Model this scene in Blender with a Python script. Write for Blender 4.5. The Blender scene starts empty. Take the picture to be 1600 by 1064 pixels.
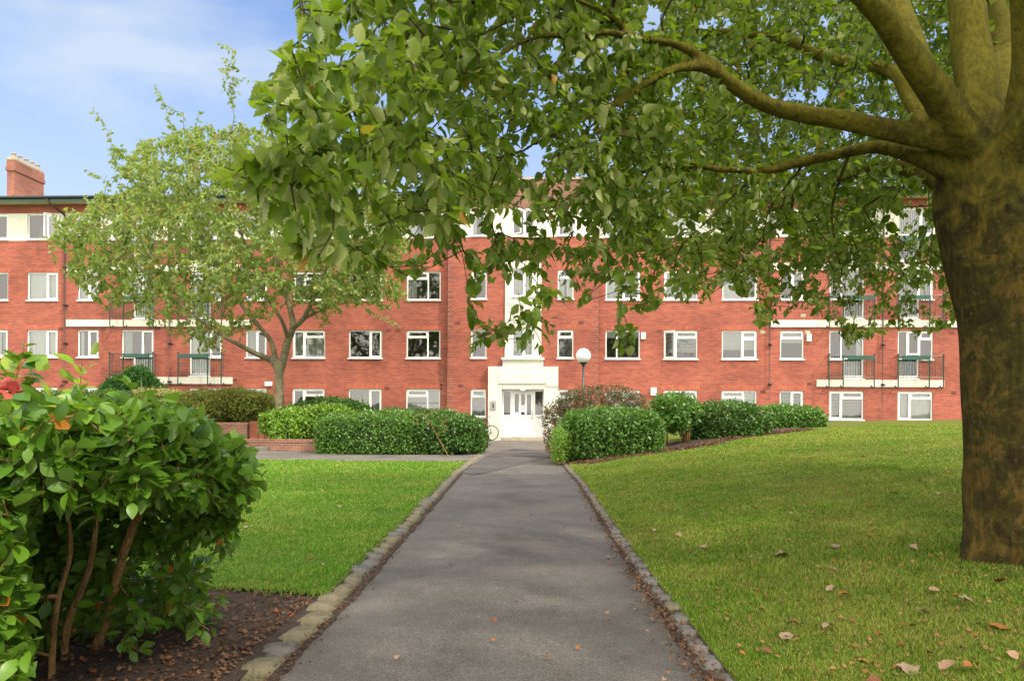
import bpy, math, random
import numpy as np
from mathutils import Vector, Matrix
random.seed(7); rng = np.random.default_rng(11)
sc = bpy.context.scene
COL = sc.collection
# ------------------------------------------------------------------ camera
F_PX, CX, CY, HC = 1150.0, 800.0, 644.0, 1.25
YAW, ROLL = math.radians(2.6), math.radians(0.35)
_f = np.array([-math.sin(YAW), math.cos(YAW), 0.0]); _r = np.array([math.cos(YAW), math.sin(YAW), 0.0]); _u = np.array([0, 0, 1.0])
CR = _r * math.cos(ROLL) + _u * math.sin(ROLL); CU = -_r * math.sin(ROLL) + _u * math.cos(ROLL); CF = _f
CAM = np.array([0, 0, HC])
def ray(px, py): return CF + CR * ((px - CX) / F_PX) + CU * ((CY - py) / F_PX)
def at_d(px, py, Z): return CAM + ray(px, py) * Z                     # depth along the optical axis
def at_y(px, py, Y): d = ray(px, py); return CAM + d * (Y / d[1])
def at_z(px, py, z=0.0): d = ray(px, py); return CAM + d * ((z - HC) / d[2])
def proj(P):
    P = np.asarray(P) - CAM; z = P @ CF; z = np.where(z < 1e-3, 1e-3, z)
    return CX + F_PX * (P @ CR) / z, CY - F_PX * (P @ CU) / z, P @ CF
cd = bpy.data.cameras.new('camera'); cam = bpy.data.objects.new('camera', cd); COL.objects.link(cam)
cd.sensor_width = 36; cd.lens = 36 * F_PX / 1600; cd.shift_y = (CY - 532) / 1600; cd.clip_end = 2000; cd.clip_start = 0.05
m = Matrix.Identity(4)
for i in range(3):
    m[i][0] = CR[i]; m[i][1] = CU[i]; m[i][2] = -CF[i]; m[i][3] = CAM[i]
cam.matrix_world = m; sc.camera = cam
# ------------------------------------------------------------------ object helpers
def tag(o, label=None, cat=None, group=None, kind=None):
    if label: o['label'] = label
    if cat: o['category'] = cat
    if group: o['group'] = group
    if kind: o['kind'] = kind
    return o
def par(o, p):
    if p is not None:
        o.parent = p
        o.matrix_parent_inverse = Matrix.Translation(-rootloc(p))
    return o
def rootloc(p): return p.location.copy() if p.type == 'EMPTY' else Vector((0, 0, 0))
def thing(name, label, cat, loc=(0, 0, 0), group=None):
    o = bpy.data.objects.new(name, None); COL.objects.link(o); o.location = [float(c) for c in loc]; o.empty_display_size = .1
    return tag(o, label, cat, group)
def link(name, me, mat=None, parent=None):
    if mat is not None and not me.materials:
        for mm in (mat if isinstance(mat, (list, tuple)) else [mat]): me.materials.append(mm)
    o = bpy.data.objects.new(name, me); COL.objects.link(o); return par(o, parent)
def npmesh(name, V, faces, smooth=False, midx=None):
    """V (n,3); faces: list of int arrays (m,k)"""
    me = bpy.data.meshes.new(name); V = np.asarray(V, dtype=np.float32)
    me.vertices.add(len(V)); me.vertices.foreach_set('co', V.ravel())
    faces = [np.asarray(f, dtype=np.int32) for f in faces if len(f)]
    tot = np.concatenate([np.full(len(f), f.shape[1], dtype=np.int32) for f in faces])
    idx = np.concatenate([f.ravel() for f in faces])
    me.loops.add(len(idx)); me.loops.foreach_set('vertex_index', idx)
    me.polygons.add(len(tot)); st = np.concatenate([[0], np.cumsum(tot)[:-1]]).astype(np.int32)
    me.polygons.foreach_set('loop_start', st)
    if midx is not None: me.polygons.foreach_set('material_index', np.asarray(midx, dtype=np.int32))
    me.update(calc_edges=True)
    me.polygons.foreach_set('use_smooth', np.full(len(tot), smooth)); 
    return me
class MB:
    def __init__(s): s.v = []; s.f = []
    def _add(s, vs, fs):
        b = len(s.v); s.v += [tuple(float(c) for c in v) for v in vs]; s.f += [tuple(b + i for i in f) for f in fs]
    def box(s, x0, x1, y0, y1, z0, z1):
        s._add([(x, y, z) for z in (z0, z1) for y in (y0, y1) for x in (x0, x1)],
               [(0, 2, 3, 1), (4, 5, 7, 6), (0, 1, 5, 4), (2, 6, 7, 3), (0, 4, 6, 2), (1, 3, 7, 5)]); return s
    def quad(s, a, b, c, d): s._add([a, b, c, d], [(0, 1, 2, 3)]); return s
    def tube(s, pts, rad, n=8, cap=True):
        pts = [Vector([float(c) for c in p]) for p in pts]; rad = rad if isinstance(rad, (list, tuple)) else [rad] * len(pts)
        rings = []; up = None
        for i, p in enumerate(pts):
            t = (pts[min(i + 1, len(pts) - 1)] - pts[max(i - 1, 0)]).normalized()
            if up is None: up = Vector((0, 0, 1)) if abs(t.z) < .9 else Vector((1, 0, 0))
            a = t.cross(up).normalized(); b = t.cross(a).normalized(); up = -b if False else up
            rings.append([p + (a * math.cos(2 * math.pi * k / n) + b * math.sin(2 * math.pi * k / n)) * rad[i] for k in range(n)])
        fs = []
        for i in range(len(pts) - 1):
            for k in range(n): fs.append((i * n + k, i * n + (k + 1) % n, (i + 1) * n + (k + 1) % n, (i + 1) * n + k))
        if cap: fs.append(tuple(range(n))[::-1]); fs.append(tuple((len(pts) - 1) * n + k for k in range(n)))
        s._add([v for r in rings for v in r], fs); return s
    def ring(s, c, R, r, nrm='y', n=32, k=6):
        vs = []; fs = []
        for i in range(n):
            a = 2 * math.pi * i / n
            for j in range(k):
                b = 2 * math.pi * j / k; rr = R + r * math.cos(b); h = r * math.sin(b)
                vs.append((c[0] + rr * math.cos(a), c[1] + h, c[2] + rr * math.sin(a)))
        for i in range(n):
            for j in range(k): fs.append((i * k + j, i * k + (j + 1) % k, ((i + 1) % n) * k + (j + 1) % k, ((i + 1) % n) * k + j))
        s._add(vs, fs); return s
    def lathe(s, c, prof, n=20):
        vs = [(c[0] + r * math.cos(2 * math.pi * k / n), c[1] + r * math.sin(2 * math.pi * k / n), c[2] + z) for r, z in prof for k in range(n)]
        fs = [(i * n + k, i * n + (k + 1) % n, (i + 1) * n + (k + 1) % n, (i + 1) * n + k) for i in range(len(prof) - 1) for k in range(n)]
        fs += [tuple(range(n))[::-1], tuple((len(prof) - 1) * n + k for k in range(n))]
        s._add(vs, fs); return s
    def build(s, name, mat, parent=None, smooth=False, bevel=0):
        me = bpy.data.meshes.new(name); me.from_pydata(s.v, [], s.f); me.update()
        if smooth: me.polygons.foreach_set('use_smooth', [True] * len(me.polygons))
        o = link(name, me, mat, parent)
        if bevel:
            md = o.modifiers.new('bevel', 'BEVEL'); md.width = bevel; md.segments = 2; md.limit_method = 'ANGLE'
        return o
def noise3(P, s=1.0, seed=0):
    P = np.asarray(P) * s; r = np.random.default_rng(seed); out = np.zeros(len(P))
    for k in range(7):
        d = r.normal(size=3); d /= np.linalg.norm(d); fq = 1.3 + 1.1 * k * .6
        out += np.sin(P @ d * fq + r.uniform(0, 6.28) + 1.3 * np.sin(P @ np.roll(d, 1) * fq * .7 + k)) / (1 + .35 * k)
    return out / 3.2
# ------------------------------------------------------------------ material helpers
def newmat(name):
    m = bpy.data.materials.new(name); m.use_nodes = True; nt = m.node_tree; nt.nodes.clear()
    o = nt.nodes.new('ShaderNodeOutputMaterial'); return m, nt, o
class N:
    def __init__(s, nt): s.nt = nt
    def __call__(s, t, ins=None, **kw):
        n = s.nt.nodes.new(t)
        for k, v in kw.items(): setattr(n, k, v)
        for k, v in (ins or {}).items():
            if isinstance(v, bpy.types.NodeSocket): s.nt.links.new(v, n.inputs[k])
            else: n.inputs[k].default_value = v
        return n
    def mix(s, fac, a, b, mode='MIX'):
        n = s.nt.nodes.new('ShaderNodeMix'); n.data_type = 'RGBA'; n.blend_type = mode
        for i, v in ((0, fac), (6, a), (7, b)):
            if isinstance(v, bpy.types.NodeSocket): s.nt.links.new(v, n.inputs[i])
            else: n.inputs[i].default_value = v
        return n.outputs[2]
    def ramp(s, fac, stops):
        n = s.nt.nodes.new('ShaderNodeValToRGB'); cr = n.color_ramp
        while len(cr.elements) < len(stops): cr.elements.new(.5)
        for e, (p, c) in zip(cr.elements, stops): e.position = p; e.color = c if len(c) == 4 else (*c, 1)
        s.nt.links.new(fac, n.inputs[0]); return n.outputs[0]
    def math(s, op, a, b=0.0):
        n = s.nt.nodes.new('ShaderNodeMath'); n.operation = op
        for i, v in ((0, a), (1, b)):
            if isinstance(v, bpy.types.NodeSocket): s.nt.links.new(v, n.inputs[i])
            else: n.inputs[i].default_value = v
        return n.outputs[0]
def c4(c): return (*c, 1.0)
def simple(name, col, rough=.6, var=.12, scale=6.0, metal=0.0, bump=0.0, bscale=40., col2=None):
    m, nt, out = newmat(name); n = N(nt); tc = n('ShaderNodeTexCoord')
    nz = n('ShaderNodeTexNoise', {'Vector': tc.outputs['Object'], 'Scale': scale, 'Detail': 5.0, 'Roughness': .6})
    c2 = col2 or tuple(min(1, c * (1 - var * 2.2)) for c in col)
    colr = n.ramp(nz.outputs['Fac'], [(.3, c4(c2)), (.68, c4(col))])
    p = n('ShaderNodeBsdfPrincipled', {'Base Color': colr, 'Roughness': rough, 'Metallic': metal})
    if bump:
        b = n('ShaderNodeTexNoise', {'Vector': tc.outputs['Object'], 'Scale': bscale, 'Detail': 4.0})
        bp = n('ShaderNodeBump', {'Height': b.outputs['Fac'], 'Strength': bump, 'Distance': .02}); nt.links.new(bp.outputs[0], p.inputs['Normal'])
    nt.links.new(p.outputs[0], out.inputs[0]); return m
def brick_mat(name, c1, c2, mort, soldier=False, bw=.225, rh=.075):
    m, nt, out = newmat(name); n = N(nt); tc = n('ShaderNodeTexCoord'); sp = n('ShaderNodeSeparateXYZ', {0: tc.outputs['Object']})
    h = n.math('ADD', sp.outputs[0], sp.outputs[1])
    cb = n('ShaderNodeCombineXYZ', {0: sp.outputs[2] if soldier else h, 1: h if soldier else sp.outputs[2]})
    br = n('ShaderNodeTexBrick', {'Vector': cb.outputs[0], 'Color1': c4(c1), 'Color2': c4(c2), 'Mortar': c4(mort), 'Scale': 1.0,
           'Mortar Size': .006, 'Mortar Smooth': .3, 'Bias': 0.0, 'Brick Width': bw, 'Row Height': rh})
    nz = n('ShaderNodeTexNoise', {'Vector': tc.outputs['Object'], 'Scale': .55, 'Detail': 6.0, 'Roughness': .62})
    st = n('ShaderNodeMapping', {'Vector': tc.outputs['Object'], 'Scale': (1.2, 1.2, 13.0)})
    n2 = n('ShaderNodeTexNoise', {'Vector': st.outputs[0], 'Scale': 1.0, 'Detail': 4.0, 'Roughness': .7})
    a = n.mix(.75, br.outputs['Color'], n.ramp(nz.outputs['Fac'], [(.32, (.62, .58, .58)), (.5, (.95, .95, .95)), (.68, (1.18, 1.2, 1.2))]), 'MULTIPLY')
    b = n.mix(.42, a, n.ramp(n2.outputs['Fac'], [(.36, (.68, .6, .6)), (.5, (1, 1, 1)), (.68, (1.2, 1.16, 1.12))]), 'MULTIPLY')
    bp = n('ShaderNodeBump', {'Height': n.math('SUBTRACT', 1.0, br.outputs['Fac']), 'Strength': .5, 'Distance': .006})
    p = n('ShaderNodeBsdfPrincipled', {'Base Color': b, 'Roughness': .85, 'Normal': bp.outputs[0]})
    nt.links.new(p.outputs[0], out.inputs[0]); return m
def leaf_mat(name, top, top2, under, rough=.45, spec=.5, trans=.35, tcol=None, rare=None, rare_p=.03):
    """two-sided leaf: glossy top, matt pale underside, light passes through; colour varies leaf by leaf"""
    m, nt, out = newmat(name); n = N(nt); geo = n('ShaderNodeNewGeometry'); rnd = geo.outputs['Random Per Island']
    tc = n('ShaderNodeTexCoord')
    nz = n('ShaderNodeTexNoise', {'Vector': tc.outputs['Object'], 'Scale': 1.1, 'Detail': 2.0})
    f = n.math('ADD', n.math('MULTIPLY', rnd, .6), n.math('MULTIPLY', nz.outputs['Fac'], .45))
    t = n.ramp(f, [(.15, c4(top)), (.85, c4(top2))])
    u = n.mix(.15, c4(under), t)
    if rare:
        w = n.math('GREATER_THAN', n.math('FRACT', n.math('MULTIPLY', rnd, 57.3)), 1 - rare_p)
        t = n.mix(w, t, c4(rare)); u = n.mix(w, u, c4(rare))
    colr = n.mix(geo.outputs['Backfacing'], t, u)
    p = n('ShaderNodeBsdfPrincipled', {'Base Color': colr, 'Roughness': rough, 'Specular IOR Level': spec})
    tr = n('ShaderNodeBsdfTranslucent', {'Color': n.mix(.5, t, c4(tcol or tuple(min(1, c * 1.6) for c in top2)))})
    mx = n('ShaderNodeMixShader', {0: trans, 1: p.outputs[0], 2: tr.outputs[0]})
    nt.links.new(mx.outputs[0], out.inputs[0]); return m
M = {}
M['brick'] = brick_mat('red_brick', (.385, .098, .062), (.27, .064, .044), (.34, .17, .125))
M['brick_old'] = brick_mat('weathered_brick', (.25, .11, .07), (.18, .075, .05), (.32, .26, .2))
M['brick_orange'] = brick_mat('orange_brick', (.33, .115, .065), (.25, .075, .048), (.36, .27, .2))
M['soldier'] = brick_mat('soldier_brick', (.46, .115, .065), (.36, .075, .045), (.36, .18, .13), True)
M['quoin'] = brick_mat('quoin_brick', (.30, .075, .05), (.2, .07, .055), (.42, .3, .24))
M['render'] = simple('white_render', (.72, .70, .62), .8, .06, 1.6, bump=.25, bscale=30)
M['upvc'] = simple('white_plastic', (.82, .83, .84), .3, .03, 2)
M['slate'] = simple('slate_roof', (.16, .155, .165), .6, .25, 3.0, bump=.3)
M['green'] = simple('green_paint', (.012, .085, .06), .4, .15, 6)
M['green_dark'] = simple('dark_green_rail', (.015, .055, .04), .4, .15, 6)
M['gutter'] = simple('black_gutter', (.015, .016, .02), .4, .1, 5)
M['pipe'] = simple('brown_black_pipe', (.035, .022, .022), .45, .15, 5)
M['soffit'] = simple('soffit_board', (.62, .55, .47), .7, .05, 3)
M['dark'] = simple('room_wall', (.22, .20, .18), .8, .1, 1)
M['net'] = simple('net_curtain', (.80, .81, .80), .8, .05, 8)
M['drape'] = simple('grey_curtain', (.56, .57, .56), .85, .12, 6)
M['blind'] = simple('pale_blind', (.72, .73, .69), .7, .06, 4)
M['purple'] = simple('purple_curtain', (.16, .09, .15), .8, .1, 6)
M['crimson'] = simple('crimson_curtain', (.12, .012, .02), .8, .1, 6)
M['yellow'] = simple('yellow_towel', (.42, .36, .03), .85, .1, 6)
M['teal'] = simple('teal_towel', (.02, .17, .17), .85, .1, 6)
M['vent'] = simple('clay_air_brick', (.16, .045, .035), .8, .1, 9)
M['steel'] = simple('brushed_steel', (.42, .42, .4), .4, .1, 10, metal=.6)
M['metal_dark'] = simple('dark_metal', (.03, .03, .03), .4, .1, 10)
M['rubber'] = simple('tyre_rubber', (.02, .02, .02), .8, .1, 10)
M['pot'] = simple('pale_chimney_pot', (.42, .35, .27), .8, .12, 6)
M['cement'] = simple('cement_cap', (.46, .40, .30), .9, .15, 5, bump=.4)
M['lead'] = simple('pale_lead_flashing', (.6, .58, .55), .6, .1, 4)
M['paper'] = simple('white_paper', (.8, .8, .8), .7, .02, 3)
M['ink'] = simple('dark_ink', (.12, .06, .09), .7, .05, 3)
def glass_mat():
    m, nt, out = newmat('window_glass'); n = N(nt)
    fr = n('ShaderNodeFresnel', {'IOR': 2.0}); t = n('ShaderNodeBsdfTransparent', {'Color': (.86, .9, .89, 1)}); g = n('ShaderNodeBsdfGlossy', {'Roughness': .03, 'Color': (1, 1, 1, 1)})
    nz = n('ShaderNodeTexNoise', {'Scale': .9, 'Detail': 1.0}); tc = n('ShaderNodeTexCoord'); nt.links.new(tc.outputs['Object'], nz.inputs['Vector'])
    bp = n('ShaderNodeBump', {'Height': nz.outputs['Fac'], 'Strength': .25, 'Distance': .02}); nt.links.new(bp.outputs[0], g.inputs['Normal'])
    mx = n('ShaderNodeMixShader', {0: fr.outputs[0], 1: t.outputs[0], 2: g.outputs[0]}); nt.links.new(mx.outputs[0], out.inputs[0]); return m
M['glass'] = glass_mat()
def globe_mat():
    m, nt, out = newmat('opal_globe'); n = N(nt)
    p = n('ShaderNodeBsdfPrincipled', {'Base Color': (.85, .86, .88, 1), 'Roughness': .25, 'Subsurface Weight': .3, 'Subsurface Scale': .05}); nt.links.new(p.outputs[0], out.inputs[0]); return m
M['globe'] = globe_mat()
# ------------------------------------------------------------------ light
SUN_AZ = math.atan2(.85, -.53); SUN_EL = math.radians(50)      # azimuth from +Y towards +X
sd = Vector((math.sin(SUN_AZ) * math.cos(SUN_EL), math.cos(SUN_AZ) * math.cos(SUN_EL), math.sin(SUN_EL)))
ld = bpy.data.lights.new('sun', 'SUN'); ld.energy = 2.7; ld.angle = math.radians(4); ld.color = (1, .89, .73)
lo = bpy.data.objects.new('sun', ld); COL.objects.link(lo); lo.rotation_euler = sd.to_track_quat('Z', 'Y').to_euler(); lo.location = (20, -20, 40)
w = bpy.data.worlds.new('World'); sc.world = w; w.use_nodes = True; nt = w.node_tree; nt.nodes.clear(); n = N(nt)
sky = n('ShaderNodeTexSky', sky_type='NISHITA'); sky.sun_disc = False; sky.sun_elevation = SUN_EL; sky.sun_rotation = SUN_AZ; sky.dust_density = .6; sky.air_density = 1.0; sky.ozone_density = 2.0
tc = n('ShaderNodeTexCoord'); mp = n('ShaderNodeMapping', {'Vector': tc.outputs['Generated'], 'Scale': (1.0, 1.0, 2.6), 'Rotation': (0, .35, .5), 'Location': (.35, .1, .3)})
nz = n('ShaderNodeTexNoise', {'Vector': mp.outputs[0], 'Scale': 2.1, 'Detail': 7.0, 'Roughness': .52, 'Distortion': .35})
cl = n.ramp(nz.outputs['Fac'], [(.43, (0, 0, 0)), (.66, (.85, .85, .85))])
sp = n('ShaderNodeSeparateXYZ', {0: tc.outputs['Generated']})
hz = n.ramp(sp.outputs[2], [(0.0, (.92, .92, .92)), (.26, (.62, .62, .62)), (.55, (0, 0, 0))])
cf = n.math('MAXIMUM', cl, hz)
skc = n.mix(cf, n.mix(1.0, sky.outputs[0], (.62, .74, .93, 1), 'MULTIPLY'), (2.6, 3.0, 3.5, 1))
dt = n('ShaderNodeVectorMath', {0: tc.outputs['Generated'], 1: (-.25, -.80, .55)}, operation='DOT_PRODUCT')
fill_bank = n.ramp(n.math('ADD', dt.outputs['Value'], n.math('MULTIPLY', nz.outputs['Fac'], .35)), [(.30, (0, 0, 0)), (.75, (1, 1, 1))])
skc = n.mix(fill_bank, skc, (11.6, 10.9, 9.7, 1))  # unseen bright cloud mass added behind the camera as fill light
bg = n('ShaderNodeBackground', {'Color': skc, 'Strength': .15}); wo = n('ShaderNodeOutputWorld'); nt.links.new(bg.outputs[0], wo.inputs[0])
sc.view_settings.view_transform = 'Standard'; sc.view_settings.look = 'None'; sc.view_settings.gamma = 1; sc.view_settings.exposure = .88
sc.render.engine = 'CYCLES'; sc.cycles.use_denoising = True; sc.cycles.max_bounces = 8; sc.cycles.transparent_max_bounces = 12
# ------------------------------------------------------------------ ground
kl = [at_z(x, y)[:2] for x, y in ((-60, 1500), (425, 1062), (542, 940), (600, 875), (645, 825), (722, 738), (748, 718), (757, 712))]
kr = [at_z(x, y)[:2] for x, y in ((1500, 1500), (1110, 1064), (1045, 970), (999, 905), (952, 831), (906, 757), (878, 725), (868, 712))]
def polyx(pl, y):
    ys = np.array([p[1] for p in pl]); xs = np.array([p[0] for p in pl]); o = np.argsort(ys); ys = ys[o]; xs = xs[o]
    x = np.interp(y, ys, xs); s0 = (xs[2] - xs[1]) / (ys[2] - ys[1]); return np.where(y < ys[1], xs[1] + (y - ys[1]) * s0, x)
def XL(y): return polyx(kl, y)
def XR(y): return polyx(kr, y)
def h_right(x, y):
    u = np.maximum(0, x - XR(np.minimum(y, 21)) - .12)
    return .035 + 1.12 * (1 - np.exp(-u / 7.5)) * (1 - .25 * np.exp(-u * .9)) + .012 * np.sin(x * 1.7 + y * .6) * np.minimum(1, u)
def grid(name, U, Vv, fxyz, mat, kind='structure', smooth=True):
    uu, vv = np.meshgrid(U, Vv); P = fxyz(uu.ravel(), vv.ravel()); nu, nv = len(U), len(Vv)
    i = np.arange(nv - 1)[:, None] * nu + np.arange(nu - 1)[None]; i = i.ravel()
    me = npmesh(name, P, [np.stack([i, i + 1, i + nu + 1, i + nu], 1)], smooth); o = link(name, me, mat); o['kind'] = kind; return o
def asphalt(name, base, sc1=1.0):
    m, nt, out = newmat(name); n = N(nt); tc = n('ShaderNodeTexCoord'); v = tc.outputs['Object']
    a = n('ShaderNodeTexNoise', {'Vector': v, 'Scale': 110.0, 'Detail': 3.0, 'Roughness': .8})
    v2 = n('ShaderNodeTexVoronoi', {'Vector': v, 'Scale': 75.0})
    b = n('ShaderNodeTexNoise', {'Vector': v, 'Scale': .8, 'Detail': 6.0, 'Roughness': .65, 'Distortion': .4})
    d = n('ShaderNodeTexNoise', {'Vector': v, 'Scale': 7.0, 'Detail': 5.0, 'Roughness': .7})
    c0 = n.ramp(a.outputs['Fac'], [(.3, c4([c * .35 for c in base])), (.5, c4(base)), (.72, c4([min(1, c * 2.3) for c in base]))])
    c1 = n.mix(.8, c0, n.ramp(b.outputs['Fac'], [(.32, (.5, .49, .48)), (.5, (.95, .95, .95)), (.68, (1.35, 1.3, 1.22))]), 'MULTIPLY')
    c1 = n.mix(.7, c1, n.ramp(d.outputs['Fac'], [(.3, (.75, .75, .76)), (.7, (1.15, 1.15, 1.12))]), 'MULTIPLY')
    sp = n.ramp(v2.outputs['Color'], [(.0, (0, 0, 0)), (.86, (0, 0, 0)), (.93, (1, 1, 1))])
    c2 = n.mix(n.math('MULTIPLY', sp, .5), c1, (.2, .19, .175, 1))
    bp = n('ShaderNodeBump', {'Height': n.math('ADD', a.outputs['Fac'], v2.outputs['Distance']), 'Strength': .6, 'Distance': .006})
    p = n('ShaderNodeBsdfPrincipled', {'Base Color': c2, 'Roughness': .78, 'Normal': bp.outputs[0]}); nt.links.new(p.outputs[0], out.inputs[0]); return m
M['asphalt'] = asphalt('path_asphalt', (.115, .104, .095)); M['asphalt_new'] = asphalt('patch_asphalt', (.075, .07, .068)); M['asphalt_side'] = asphalt('side_asphalt', (.13, .12, .11))
def turf(name, a, b, dry, dryamt=.5):
    m, nt, out = newmat(name); n = N(nt); tc = n('ShaderNodeTexCoord'); v = tc.outputs['Object']
    n1 = n('ShaderNodeTexNoise', {'Vector': v, 'Scale': .7, 'Detail': 6.0, 'Roughness': .65}); n2 = n('ShaderNodeTexNoise', {'Vector': v, 'Scale': 45.0, 'Detail': 4.0, 'Roughness': .8})
    n3 = n('ShaderNodeTexNoise', {'Vector': v, 'Scale': 2.6, 'Detail': 6.0, 'Roughness': .7, 'Distortion': .6})
    c = n.ramp(n1.outputs['Fac'], [(.35, c4(a)), (.65, c4(b))])
    c = n.mix(n.ramp(n3.outputs['Fac'], [(.5 - .12 * dryamt, (0, 0, 0)), (.72, (dryamt, dryamt, dryamt))]), c, c4(dry))
    c = n.mix(.85, c, n.ramp(n2.outputs['Fac'], [(.3, (.35, .35, .3)), (.5, (1, 1, 1)), (.7, (1.5, 1.5, 1.4))]), 'MULTIPLY')
    bp = n('ShaderNodeBump', {'Height': n2.outputs['Fac'], 'Strength': .9, 'Distance': .03})
    p = n('ShaderNodeBsdfPrincipled', {'Base Color': c, 'Roughness': .9, 'Specular IOR Level': .1, 'Normal': bp.outputs[0]}); nt.links.new(p.outputs[0], out.inputs[0]); return m
M['turf_l'] = turf('left_turf', (.075, .15, .016), (.10, .18, .02), (.18, .18, .05), .55)
M['turf_r'] = turf('right_turf', (.085, .125, .018), (.11, .15, .022), (.17, .15, .05), .8)
M['soil'] = simple('dark_soil', (.075, .045, .03), .95, .3, 14, bump=1.0, bscale=60, col2=(.025, .016, .012))
link('ground', npmesh('ground', [(-300, -120, -.03), (300, -120, -.03), (300, 400, -.03), (-300, 400, -.03)], [[(0, 1, 2, 3)]]), M['turf_l'])['kind'] = 'structure'
# path
YS = np.concatenate([np.linspace(-6, 20.6, 60), [21.2, 22, 23.5, 25, 27, 29, 31, 32.6]])
def pfun(u, v):
    l = XL(np.minimum(v, 21)) - np.clip(v - 21, 0, 1.2) * .22 - np.clip(v - 22, 0, 20) * .06; r = XR(np.minimum(v, 21)) + np.clip(v - 21, 0, 1) * .05
    x = l + (r - l) * u; return np.stack([x, v, .004 * np.sin(np.pi * u) + 0 * v], 1)
grid('path', np.linspace(0, 1, 9), YS, pfun, M['asphalt'])
pa = [at_z(x, y, .008) for x, y in ((757, 713), (867, 713), (862, 704), (800, 701), (778, 706))]
pa2 = [at_z(x, y, .011) for x, y in ((722, 738), (757, 713.5), (866, 713.5), (825, 722), (770, 736), (740, 742))]
for q in (pa, pa2):
    o = link('path_patch', npmesh('path_patch', q, [[tuple(range(len(q)))]]), M['asphalt_new']); o['kind'] = 'structure'
# cross path and paved corner on the left
y0s, y1s = at_z(600, 722)[1], at_z(600, 711)[1]
def sfun(u, v):
    x = -16 + (XL(np.minimum(v, 21)) + .05 + 16) * u; return np.stack([x, v + .0 * u, np.full_like(u, .006)], 1)
grid('side_path', np.linspace(0, 1, 24), np.linspace(y0s, 24.6, 6), sfun, M['asphalt_side'])
# dirt gathered against the setts
for fx, sg in ((XL, 1), (XR, -1)):
    def dfun(u, v, fx=fx, sg=sg):
        q = np.stack([0 * v, v, 0 * v], 1); wd = .035 + .03 * np.abs(noise3(q, 3.0, 8 + sg)) + .025 * np.abs(noise3(q, 14.0, 18 + sg)); return np.stack([fx(np.minimum(v, 21)) + sg * (wd * u - .02), v, .0085 + .0 * v], 1)
    grid('kerb_dirt', np.linspace(0, 1, 3), np.linspace(2.2, 17.5, 400), dfun, M['soil'])
# left lawn
def lfun(u, v):
    yn = 4.75 + .25 * np.sin(u * 9) + .6 * (1 - u) ** 2; y = yn + (y0s - .03 - yn) * v
    x = -16 + (XL(y) - .14 + 16) * u ** .6
    return np.stack([x, y, .03 + .012 * np.sin(x * 2.1 + y) * np.sin(y * 1.3)], 1)
grid('lawn', np.linspace(0, 1, 60), np.linspace(0, 1, 60), lfun, M['turf_l'])
def bfun(u, v):
    yn = 4.75 + .25 * np.sin(u * 9) + .6 * (1 - u) ** 2; y = -4 + (yn + .04 + 4) * v; x = -16 + (XL(y) - .14 + 16) * u ** .6
    P = np.stack([x, y, 0 * x], 1); P[:, 2] = .012 + .02 * noise3(P, 3.0, 3); return P
grid('flower_bed', np.linspace(0, 1, 160), np.linspace(0, 1, 110), bfun, M['soil'])
# right lawn (rising bank)
def rfun(u, v):
    y = -5 + 38 * v; x = XR(np.minimum(y, 21)) + .09 + 36 * u ** 1.8
    return np.stack([x, y, h_right(x, y)], 1)
grid('lawn_bank', np.linspace(0, 1, 110), np.linspace(0, 1, 130), rfun, M['turf_r'])
# soil strip under the right-hand hedge
_bx = [at_z(x, y, z)[:2] for x, y, z in ((884, 728, .04), (930, 725, .12), (990, 715, .25), (1060, 705, .38), (1130, 694, .5), (1200, 683, .6), (1285, 675, .72))]
_bx = np.array(_bx)
def hedge_front(x): return np.interp(x, _bx[:, 0], _bx[:, 1])
def bed2(u, v):
    x = _bx[0, 0] - .35 + (_bx[-1, 0] + .6 - _bx[0, 0]) * u; yf = hedge_front(x) + .5; y = yf + 2.8 * v
    x = np.maximum(x, XR(np.minimum(y, 21)) + .15)
    P = np.stack([x, y, h_right(x, y) + .02], 1); P[:, 2] += .012 * noise3(P, 4, 5); P[:, 2] -= .06 * (v < .001); return P
grid('hedge_bed', np.linspace(0, 1, 120), np.linspace(0, 1, 30), bed2, M['soil'])
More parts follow.
